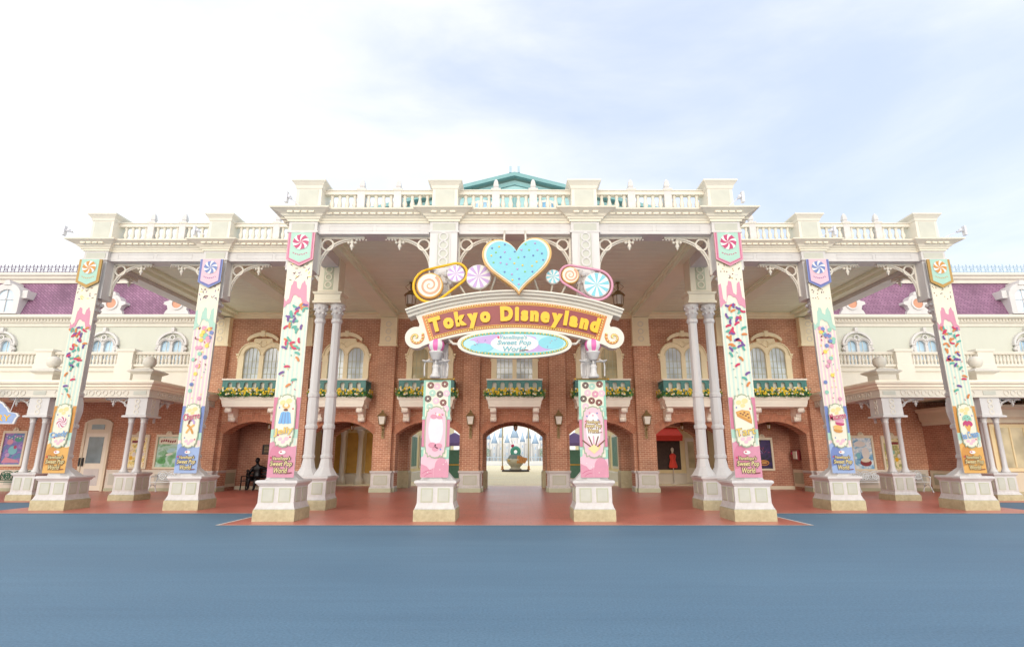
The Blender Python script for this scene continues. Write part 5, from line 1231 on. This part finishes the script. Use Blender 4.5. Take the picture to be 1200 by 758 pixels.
t = thing('gooseneck_lamp', 'black spot lamp on a curved arm above the hanging blue sign', 'lamp', (-19.5, 20.8, 3.9)); MB().tube([(-20.2, 20.9, 3.85), (-20.0, 20.6, 4.05), (-19.6, 20.45, 4.03)], .02, 6).build('arm', 'iron_black', t); MB().lathe((-19.45, 20.42, 3.98), [(.04, -.15), (.09, -.1), (.11, .06), (.05, .1)], 10, 0, True, ax='x').build('lamp_shade', 'iron_black', t)

# ------------------------------------------------------------------ benches and statue
def garden_bench(label, pos, mat, rz, wd=1.3, group='ornate iron benches'):
    t = thing('garden_bench', label, 'bench', pos, group=group, world=False, rz=rz)
    b = MB()
    for k in range(6): b.box(-wd/2, wd/2, -.42+.075*k, -.37+.075*k, .44, .46)
    b.build('seat', mat, t)
    b = MB(); n = 3; b.tube([(-wd/2, .09, .72), (wd/2, .09, .72)], .014, 5)
    for i in range(13): u = -wd/2+wd*(i+.5)/13; b.tube([(u-.05, .075, .52), (u+.05, .1, .86)], .011, 5); b.tube([(u+.05, .075, .52), (u-.05, .1, .86)], .011, 5)
    b.tube([(-wd/2, .06, .5), (-wd/2, .1, .82)]+[(-wd/2+wd*i/24, .1, .82+.10*abs(sin(pi*3*i/24))) for i in range(25)]+[(wd/2, .1, .82), (wd/2, .06, .5)], .02, 6); b.tube([(-wd/2, .06, .52), (wd/2, .06, .52)], .018, 6)
    for i in range(n):
        c = -wd/2+wd*(i+.5)/n; b.ring(c, .70, .12, .15, .07, .1, 14); b.ring(c, .70, .04, .065, .07, .1, 10)
        for k in range(6): a = pi/3*k; b.tube([(c+.06*cos(a), .085, .7+.06*sin(a)), (c+.13*cos(a), .085, .7+.13*sin(a))], .01, 5)
        for q in (-1, 1): b.tube([(c+q*wd/6*.95, .08, .53), (c+q*.12, .085, .62), (c+q*wd/6*.9, .09, .8)], .012, 5)
    b.build('backrest', mat, t)
    for q in (-1, 1):
        x = q*wd/2; b = MB()
        b.tube([(x, -.5, .02), (x, -.42, .2), (x, -.36, .3), (x, -.42, .44)], .024, 6); b.tube([(x, .1, .02), (x, .02, .2), (x, -.02, .32), (x, .06, .5)], .024, 6); b.tube([(x, -.4, .24), (x, -.2, .34), (x, 0, .24)], .016, 5); b.sphere((x, -.5, .03), .04, 6); b.sphere((x, .1, .03), .04, 6)
        b.build('leg', mat, t)
        b = MB(); b.tube([(x, -.42, .46), (x, -.44, .62), (x, -.38, .68), (x, -.1, .68), (x, .09, .72)], .022, 6); b.sphere((x, -.42, .66), .045, 6); b.build('armrest', mat, t)
    return t
garden_bench('white lattice backed iron bench beside the left porch posts', (-15.6, 26.0, 0), 'bench_white', 0)
garden_bench('white lattice backed iron bench below the blue poster', (16.0, 26.0, 0), 'bench_white', 0)
garden_bench('white iron bench half hidden right of the right porch posts', (18.1, 26.1, 0), 'bench_white', 0, 1.0)
garden_bench('green iron bench at the far left edge under the fantasy poster', (-22.6, 26.0, 0), 'bench_green', 0, 1.6)
def skin(name, pts, edges, par, mat, sub=2):
    me = bpy.data.meshes.new(name); me.from_pydata([p[:3] for p in pts], edges, []); ob = bpy.data.objects.new(name, me); COL.objects.link(ob)
    sm = ob.modifiers.new('skin', 'SKIN'); sm.use_smooth_shade = True; ss = ob.modifiers.new('sub', 'SUBSURF'); ss.levels = ss.render_levels = sub
    if not me.skin_vertices: bpy.context.view_layer.objects.active = ob
    lay = me.skin_vertices[0].data
    for i, p in enumerate(pts):
        r = p[3]; lay[i].radius = r if isinstance(r, tuple) else (r, r)
    lay[0].use_root = True
    dg = bpy.context.evaluated_depsgraph_get(); nm = bpy.data.meshes.new_from_object(ob.evaluated_get(dg)); ob.modifiers.clear(); ob.data = nm; nm.name = name
    nm.materials.clear(); nm.materials.append(M[mat])
    for p in nm.polygons: p.use_smooth = True
    ob.parent = par; return ob
st = thing('bronze_statue', 'dark bronze statue of a seated man on a bench in the left alcove', 'statue', (-12.35, 27.45, 0), world=False)
B = [(0, 0, .56, (.19, .15)), (0, .02, .72, (.17, .13)), (0, .01, .92, (.20, .13)), (0, -.02, 1.08, (.14, .1)), (0, -.05, 1.2, .065), (0, -.07, 1.28, .07),
     (-.21, .0, 1.04, .085), (-.33, -.05, .82, .07), (-.26, -.28, .68, .055), (-.22, -.34, .66, .045), (.21, .0, 1.04, .085), (.42, .1, .96, .07), (.68, .1, .9, .055), (.76, .06, .9, .04),
     (-.11, -.06, .55, .12), (-.15, -.48, .56, .10), (-.17, -.46, .28, .075), (-.17, -.44, .09, .055), (-.18, -.60, .05, .05), (.11, -.06, .55, .12), (.16, -.46, .55, .10), (.15, -.50, .28, .075), (.14, -.5, .09, .055), (.15, -.66, .05, .05)]
ED = [(0, 1), (1, 2), (2, 3), (3, 4), (4, 5), (3, 6), (6, 7), (7, 8), (8, 9), (3, 10), (10, 11), (11, 12), (12, 13), (0, 14), (14, 15), (15, 16), (16, 17), (17, 18), (0, 19), (19, 20), (20, 21), (21, 22), (22, 23)]
body = skin('body', B, ED, st, 'bronze')
b = MB(); b.sphere((0, -.09, 1.36), .105, 14, 0, (.88, 1.0, 1.25)); b.sphere((0, -.20, 1.35), .022, 6, 0, (.8, 1, 1.4)); b.sphere((.095, -.08, 1.36), .025, 6); b.sphere((-.095, -.08, 1.36), .025, 6)
for q in (-1, 1): b.sphere((q*.04, -.185, 1.39), .014, 6)
b.box(-.03, .03, -.192, -.18, 1.295, 1.303)
b.build('head', 'bronze', st); b = MB(); b.sphere((0, -.07, 1.41), .108, 12, 0, (.92, 1.0, .9)); b.build('hair', 'bronze', st)
for q, px, py, pz in ((-1, -.20, -.37, .65), (1, .78, .03, .89)):
    b = MB()
    for i in range(4): b.tube([(px-.03+.02*i, py+.02, pz), (px-.033+.022*i, py-.04-.008*(i in (1, 2)), pz), (px-.033+.022*i, py-.07-.008*(i in (1, 2)), pz-.03)], .0095, 6)
    b.tube([(px-q*.045, py+.03, pz), (px-q*.06, py-.02, pz-.005)], .011, 6); b.build('hand', 'bronze', st)
b = MB()
for k in range(5): b.box(-.6, .95, -.42+.11*k, -.34+.11*k, .42, .45)
for k in range(3): b.box(-.6, .95, .16, .19, .55+.14*k, .64+.14*k)
for x in (-.55, .9): b.tube([(x, -.4, .02), (x, -.36, .42)], .03, 6); b.tube([(x, .15, .02), (x, .13, .45), (x, .2, .95)], .03, 6); b.tube([(x, -.38, .43), (x, -.38, .64), (x, .16, .66)], .025, 6)
b.build('bench', 'bronze', st)

# ------------------------------------------------------------------ beyond the arches: shops, float, castle, trees
def shop(label, s, colonnade):
    R = s > 0; g = thing('shop_building', label, 'shop', (s*10, 34, 0))
    b = MB(); b.box(-14, -6.45, 33.3, 60, 0, 7.5); b.mir(R).build('wall', 'shop_cream', g)
    b = MB().sweep([(-14, 33.3), (-6.45, 33.3), (-6.45, 60)] if not R else [(6.45, 60), (6.45, 33.3), (14, 33.3)], [(-.05, 3.3), (.1, 3.3), (.12, 3.45), (.3, 3.5), (.32, 3.7), (-.05, 3.75)]); b.build('cornice', 'ivory', g)
    b = MB().sweep([(-14, 33.3), (-6.45, 33.3), (-6.45, 60)] if not R else [(6.45, 60), (6.45, 33.3), (14, 33.3)], [(-.05, 0), (.08, 0), (.08, .55), (.04, .6), (-.05, .6)]); b.build('plinth', 'ivory', g)
    for k in range(7):
        y = 35+3.2*k; b = MB(); b.box(-6.44, -6.36, y, y+2.0, .8, 2.9); f = b.mir(R).build('window', 'ivory', g)
        for j in range(3):
            b = MB(); b.box(-6.359, -6.34, y+.12+.62*j, y+.12+.5+.62*j, .95, 2.75); b.mir(R).build('pane', 'shop_green', f)
    if colonnade:
        for x in (-11.0, -9.9, -8.9, -7.6):
            MB().lathe((x, 32.7, 0), [(.26, 0), (.26, .3), (.2, .36), (.15, .45), (.13, 2.6), (.16, 2.64), (.14, 2.7), (.24, 2.95), (.24, 3.05)], 12).build('column', 'ivory', g)
        MB().box(-12, -7.2, 32.5, 33.0, 3.06, 3.3).build('lintel', 'ivory', g)
        for x in (-10.9, -9.8, -8.7): MB().box(x, x+.8, 33.2, 33.299, .62, 2.9).build('door_panel', 'shop_gold', g)
    else:
        MB().box(8.0, 9.7, 33.2, 33.299, .8, 2.6).build('shop_window', 'dark_inside', g)
        b = MB(); b.xprism([(33.29, 3.2), (33.29, 3.1), (32.2, 2.55), (32.2, 2.72)], 7.6, 9.6); b.box(7.62, 9.58, 32.2, 32.22, 2.42, 2.56); b.build('awning', 'awning_red', g)
        b = MB(); b.box(10.0, 10.9, 33.2, 33.299, .1, 2.6); b.build('door', 'door_white', g); MB().box(10.15, 10.75, 33.18, 33.199, .9, 2.4).build('pane', 'pane_cream', g)
    return g
shop('cream shop row with a gold and white colonnade seen through the left arches', -1, True); shop('cream shop row with a red awning and green windows seen through the right arches', 1, False)
def showcase(label, x, y):
    t = thing('display_case', label, 'display case', (x, y, 0), group='golden display cases')
    b = MB(); b.box(x-.5, x+.5, y, y+.5, 0, .7); b.box(x-.5, x+.5, y, y+.5, 2.4, 2.55)
    for q in (-1, 1): b.box(x+q*.47-.03, x+q*.47+.03, y, y+.5, .7, 2.4)
    b.build('cabinet', 'shop_cream', t); MB().box(x-.43, x+.43, y+.3, y+.48, .72, 2.38).build('back_panel', 'gold_show', t); b = MB(); rnd = random.Random(int(x*3))
    for k in range(16): b.sphere((x+rnd.uniform(-.35, .35), y+.2, .9+.28*(k//3)), rnd.uniform(.06, .1), 7, k % 3)
    b.build('goods', ['petal_yellow', 'shop_gold', 'p_sign_orange'], t)
showcase('golden display case behind the arch left of the left doughnut banner', -6.75, 30.6); showcase('golden display case behind the arch right of the right doughnut banner', 6.75, 30.6)
def mannequin(x, y):
    t = thing('mannequin', 'shop mannequin in a red dress under the red awning', 'mannequin', (x, y, 0)); b = MB()
    b.lathe((x, y, 0), [(.22, .9), (.26, 1.0), (.15, 1.35), (.2, 1.6), (.08, 1.72)], 12); b.build('dress', 'awning_red', t); b = MB(); b.lathe((x, y, 0), [(.05, 1.7), (.05, 1.8), (.09, 1.9), (.08, 2.0), (.02, 2.06)], 10); b.lathe((x, y, 0), [(.2, 0.006), (.2, .04), (.03, .06), (.03, .92)], 10); b.build('stand', 'ivory', t)
mannequin(9.15, 32.9)
def kiosk(label, x, y):
    t = thing('kiosk', label, 'kiosk', (x, y, 0), group='purple roofed kiosks in the street')
    b = MB(); b.box(x-.55, x+.55, y-.5, y+.5, 0.006, 2.0); b.build('body', 'shop_green', t); b = MB(); b.sq(x, y, [(.9, 2.3), (.85, 2.5), (.3, 3.1), (.05, 3.25)]); b.build('roof', 'awning_purple', t); 
    for q in (-1, 1):
        for v in (-.45, .45): MB().box(x+q*.5-.03, x+q*.5+.03, y+v-.03, y+v+.03, 2.0, 2.35).build('post', 'shop_gold', t)
    b = MB(); b.box(x-.6, x+.6, y-.56, y-.51, .9, 1.0); b.build('counter', 'shop_gold', t)
kiosk('green kiosk with purple roof glimpsed left of the middle arch', -4.45, 42); kiosk('green kiosk with purple roof glimpsed right of the middle arch', 4.45, 42)
# parade float in the street
F = thing('parade_float', 'round dessert float with a green doughnut and wafers on a dark platform in the street', 'float', (.1, 58.5, 0), world=False); F.scale = (.86, .86, .9)
b = MB(); b.lathe((0, 0, 0), [(1.75, .02), (1.75, .16), (1.65, .2)], 8, 0, False, rot=pi/8); b.build('platform', 'platform_black', F)
b = MB(); b.lathe((0, 0, .2), [(.7, 0), (.75, .1), (.55, .2), (.6, .35), (1.0, .75), (1.15, 1.15), (1.1, 1.2), (.9, 1.1)], 20); b.build('bowl', 'float_white', F)
b = MB(); b.lathe((0, 0, 0), [(1.02, 1.25), (1.0, 1.4), (.8, 1.7), (.6, 1.9)], 18); b.build('icing', 'float_grey', F)
b = MB(); n, k = 26, 10; vs = [((.42+.22*cos(2*pi*j/k))*cos(2*pi*i/n), .22*sin(2*pi*j/k)-.15, 2.2+(.42+.22*cos(2*pi*j/k))*sin(2*pi*i/n)) for i in range(n) for j in range(k)]
b.add(vs, [(i*k+j, ((i+1) % n)*k+j, ((i+1) % n)*k+(j+1) % k, i*k+(j+1) % k) for i in range(n) for j in range(k)], 0, True); b.build('doughnut', 'p_tealdot', F)
for i in range(5):
    a = -.5+.25*i; b = MB(); b.tube([(.2+.2*i, -.95, .95), (.35+.24*i, -1.0, 1.75-.06*i)], .13, 6); b.build('wafer', 'wafer', F)
b = MB(); b.sphere((-.35, -.1, 2.85), .2, 10); b.build('cherry', 'p_red', F); b = MB(); b.tube([(-.35, -.1, 3.1), (-.45, -.1, 3.4), (-.6, -.1, 3.5)], .02, 5); b.build('stalk', 'bark', F)
for i in range(4): b = MB(); b.sphere((-.75+.2*i, -.85+.1*abs(i-1), 1.25+.06*(i % 2)), .16, 8); b.build('cream_puff', 'float_white' if i % 2 else 'shop_gold', F)
for s, side in ((-1, 'left'), (1, 'right')):
    t = thing('pole', 'slim white and gold pole standing at the %s end of the float platform' % side, 'pole', (.1+s*1.34, 58.3, .18), group='poles beside the float', world=False); MB().lathe((0, 0, 0), [(.16, 0), (.18, .06), (.1, .12), (.12, .3), (.05, .45)], 10).build('base', 'wafer', t); MB().lathe((0, 0, 0), [(.07, .4), (.06, 6.5), (.1, 6.55), (.02, 6.7)], 10).build('shaft', 'cream', t)
# pale spired palace, low wall and trees far down the street
K = thing('palace', 'distant pale palace with many blue pointed towers beyond the street', 'palace', (0, 130, 0))
b = MB(); b.box(-13, 13, 130, 140, 0, 2.9); b.box(-5, 5, 129, 138, 0, 4.3)
for x in range(-26, 26): b.box(x*.5+.05, x*.5+.3, 129.8, 130.3, 2.9, 3.2)
b.build('wall', 'castle_stone_hazed', K)
for x, y, r, h, c in ((-11.5, 129, .7, 3.6, 2.2), (-9.6, 129, .55, 4.2, 2.6), (-7.7, 128.8, .75, 4.9, 3.0), (-6.0, 129.5, .45, 5.2, 2.4), (-4.6, 128.5, .6, 4.3, 2.6), (-3.1, 129, .5, 5.6, 2.7), (-1.7, 128.3, .5, 4.4, 2.2), (0, 131, .8, 5.6, 3.6), (1.8, 128.3, .5, 4.6, 2.3), (3.2, 129, .5, 5.4, 2.8),
                      (4.7, 128.5, .65, 4.2, 2.5), (6.2, 129.5, .45, 5.0, 2.5), (7.8, 128.8, .7, 4.6, 2.9), (9.7, 129, .55, 4.0, 2.5), (11.6, 129, .7, 3.5, 2.2)):
    b = MB(); b.lathe((x, y, 0), [(r, 0), (r, h-.5), (r*1.2, h-.25), (r*1.2, h)], 14); o = b.build('tower', 'castle_stone_hazed', K); b = MB(); b.lathe((x, y, h), [(r*1.28, 0), (r*.55, c*.5), (.03, c)], 14); b.build('spire', 'castle_blue_hazed', o)
    b = MB()
    for q in range(2): b.box(x-.09, x+.09, y-r-.05, y-r*.6, h-1.3-1.4*q, h-.75-1.4*q)
    b.build('slit_window', 'castle_blue_hazed', o)
t = thing('garden_wall', 'low pale wall with a railing across the far end of the street', 'wall', (0, 95, 0)); MB().box(-16, 16, 95, 95.4, 0, .7).build('wall', 'castle_stone_hazed', t); b = MB()
for i in range(60): b.box(-15+.5*i-.03, -15+.5*i+.03, 95.15, 95.2, .7, 1.3)
b.box(-16, 16, 95.14, 95.21, 1.3, 1.38); b.build('railing', 'castle_blue_hazed', t)
def tree_mesh(seed):
    rnd = random.Random(seed); b = MB()
    for i in range(1100):
        a = rnd.uniform(0, 2*pi); u = rnd.uniform(-1, 1); r = 1.5*rnd.random()**.4*(1+.3*sin(3*a+seed)*cos(2*u)); z = 3.4+u*1.5
        c = (r*cos(a)*sqrt(max(0, 1-u*u)), r*sin(a)*sqrt(max(0, 1-u*u)), z); s = rnd.uniform(.12, .28); e = [rnd.uniform(-1, 1) for _ in range(6)]
        b.add([c, (c[0]+s*e[0], c[1]+s*e[1], c[2]+s*e[2]), (c[0]+s*(e[0]+e[3])*.7, c[1]+s*(e[1]+e[4])*.7, c[2]+s*(e[2]+e[5])*.7)], [(0, 1, 2)], int(rnd.random() < .3))
    return b
t0 = thing('tree', 'hazy round tree in front of the distant palace, far left', 'tree', (-8.0, 108, 0), group='trees in front of the palace', world=False); t0.scale = (.7, .7, .6); tree_mesh(2).build('crown', ['tree_leaf_hazed', 'leaf_light'], t0)
b = MB(); b.tube([(0, 0, 0), (.1, 0, 1.2), (0, .1, 2.4), (.2, 0, 3.4)], [.2, .16, .12, .05], 8); b.tube([(0, 0, 1.8), (-.5, .1, 2.8), (-.9, 0, 3.4)], [.1, .07, .03], 6); b.tube([(.05, 0, 2.0), (.6, -.2, 2.9), (1, 0, 3.6)], [.1, .06, .03], 6); b.build('trunk', 'bark', t0)
for x, L, rz in ((-5.6, 'hazy round tree in front of the distant palace, left of the float', 1.), (5.7, 'hazy round tree in front of the distant palace, right of the float', 2.2), (8.8, 'hazy round tree in front of the distant palace, far right', 3.3)): dup(t0, (x, 108, 0), L, rz).scale = (.72, .72, .62)
# glazed gable of the covered street behind the canopy
G = thing('glass_roof', 'teal glazed gable roof rising behind the middle of the canopy', 'roof', (0, 34, 12))
b = MB()
for s in (-1, 1):
    b.add([(0, 33.6, 20.0), (s*10.4, 33.6, 17.2), (s*10.4, 36.5, 17.2), (0, 36.5, 20.0)], [(0, 1, 2, 3)]); b.prism([(0, 19.98), (s*10.4, 17.18), (s*10.4, 16.95), (0, 19.72)], 33.5, 33.9)
b.build('roof', 'roof_teal_dark', G)
MB().prism([(-9.8, 8.9), (9.8, 8.9), (9.8, 17.0), (0, 19.62), (-9.8, 17.0)], 34, 34.2).build('gable_wall', 'roof_teal', G)
b = MB()
for s in (-1, 1): b.prism([(0, 19.45), (s*9.7, 16.9), (s*9.7, 16.75), (0, 19.25)], 33.9, 33.99); b.prism([(s*.4, 18.6), (s*6, 17.15), (s*6, 17.05), (s*.4, 18.48)], 33.93, 33.99)
b.box(-.16, -.06, 33.9, 33.99, 17.2, 18.9); b.box(.06, .16, 33.9, 33.99, 17.2, 18.9)
b.build('moulding', 'roof_teal_dark', G)
for x, r in ((-6.2, .8), (-2.1, .9), (2.1, .9), (6.2, .8)):
    z = 17.1 if abs(x) < 4 else 16.2
    b = MB(); b.prism(arc(x, z, r+.16, r+.16, 0, pi, 16)+[(x-r-.16, z-2), (x+r+.16, z-2)], 33.92, 33.995); f = b.build('window', 'ivory', G); b = MB(); b.flat(arc(x, z, r, r, 0, pi, 16)+[(x-r, z-2), (x+r, z-2)], 33.91); b.build('pane', 'pane_roof', f); b = MB()
    for q in (-.33, .33): b.box(x+q*r-.04, x+q*r+.04, 33.88, 33.905, z-2, z+r*.9)
    b.box(x-r, x+r, 33.88, 33.904, z-.05, z+.05); b.build('glazing_bar', 'ivory', f)
b = MB(); b.box(-.35, -.2, 33.6, 33.75, 20, 20.45); b.box(.2, .35, 33.6, 33.75, 20, 20.45); b.build('ridge_vent', 'iron_pale', G)

# ------------------------------------------------------------------ sky, sun, camera
W = bpy.data.worlds.new('World'); sc.world = W; W.use_nodes = True; n = W.node_tree.nodes; l = W.node_tree.links
for x in list(n): n.remove(x)
out = n.new('ShaderNodeOutputWorld'); sky = n.new('ShaderNodeTexSky'); sky.sky_type = 'NISHITA'; sky.sun_disc = False
SEL, SAZ = radians(15), radians(190)      # sun behind the viewer, to the left
sky.sun_elevation = SEL; sky.sun_rotation = SAZ; sky.air_density = 1.2; sky.dust_density = 1.5
b1 = n.new('ShaderNodeBackground'); b1.inputs[1].default_value = .05; l.new(sky.outputs[0], b1.inputs[0])
b2 = n.new('ShaderNodeBackground'); b2.inputs[0].default_value = (1, .992, .985, 1); b2.inputs[1].default_value = 1.35
tc = n.new('ShaderNodeTexCoord'); sp = n.new('ShaderNodeSeparateXYZ'); l.new(tc.outputs['Generated'], sp.inputs[0])
mp = n.new('ShaderNodeMapping'); mp.inputs['Scale'].default_value = (1.2, 1.2, 3.2); mp.inputs['Rotation'].default_value = (0, radians(18), 0); l.new(tc.outputs['Generated'], mp.inputs[0])
ns = n.new('ShaderNodeTexNoise'); ns.inputs['Scale'].default_value = 1.7; ns.inputs['Detail'].default_value = 8; ns.inputs['Roughness'].default_value = .55; ns.inputs['Distortion'].default_value = .4; l.new(mp.outputs[0], ns.inputs['Vector'])
# more cloud to the left and low down, thinner veil towards the upper right
def math_(op, a, b):
    m = n.new('ShaderNodeMath'); m.operation = op
    for i, v in enumerate((a, b)):
        if isinstance(v, (int, float)): m.inputs[i].default_value = v
        else: l.new(v, m.inputs[i])
    return m.outputs[0]
g1 = math_('MULTIPLY', sp.outputs[0], -.34); g2 = math_('MULTIPLY', sp.outputs[2], -.72)
g3 = math_('MULTIPLY', math_('MAXIMUM', math_('SUBTRACT', .35, sp.outputs[1]), 0), .9)      # milky overcast on the sun's side
tot = math_('ADD', math_('ADD', math_('ADD', math_('MULTIPLY', ns.outputs[0], 1.15), g1), g2), g3)
mr = n.new('ShaderNodeMapRange'); mr.interpolation_type = 'SMOOTHSTEP'; mr.inputs[1].default_value = -.22; mr.inputs[2].default_value = .46; mr.inputs[3].default_value = 0; mr.inputs[4].default_value = 1.; l.new(tot, mr.inputs[0])
veil = n.new('ShaderNodeMix'); veil.data_type = 'RGBA'; veil.inputs[6].default_value = (.60, .68, .92, 1); veil.inputs[7].default_value = (1, .992, .98, 1); l.new(mr.outputs[0], veil.inputs[0]); l.new(veil.outputs[2], b2.inputs[0])
l.new(math_('SUBTRACT', 1.19, math_('MULTIPLY', sp.outputs[1], .23)), b2.inputs[1])      # hazy sky, brighter on the sun's side
ad = n.new('ShaderNodeAddShader'); l.new(b1.outputs[0], ad.inputs[0]); l.new(b2.outputs[0], ad.inputs[1]); l.new(ad.outputs[0], out.inputs[0])
sl = bpy.data.lights.new('sun', 'SUN'); sl.energy = 1.1; sl.angle = radians(30); sl.color = (1, .965, .91); so = bpy.data.objects.new('sun', sl); COL.objects.link(so)
import mathutils
sd = mathutils.Vector((sin(SAZ)*cos(SEL), cos(SAZ)*cos(SEL), sin(SEL))); so.rotation_euler = sd.to_track_quat('Z', 'Y').to_euler(); so.location = (0, -20, 40)
cd = bpy.data.cameras.new('camera'); cam = bpy.data.objects.new('camera', cd); COL.objects.link(cam); sc.camera = cam
cam.location = (0, 0, 1.6); cam.rotation_euler = (radians(90+13.42), 0, 0); cd.sensor_width = 36; cd.lens = 36*647.6/1200; cd.shift_x = -3/1200; cd.clip_end = 2000; cd.clip_start = .1
sc.view_settings.view_transform = 'Standard'; sc.view_settings.look = 'None'; sc.view_settings.exposure = 0; sc.view_settings.gamma = 1
sc.render.engine = 'CYCLES'; sc.cycles.use_denoising = True; sc.cycles.max_bounces = 10; sc.cycles.diffuse_bounces = 9; sc.cycles.sample_clamp_indirect = 6
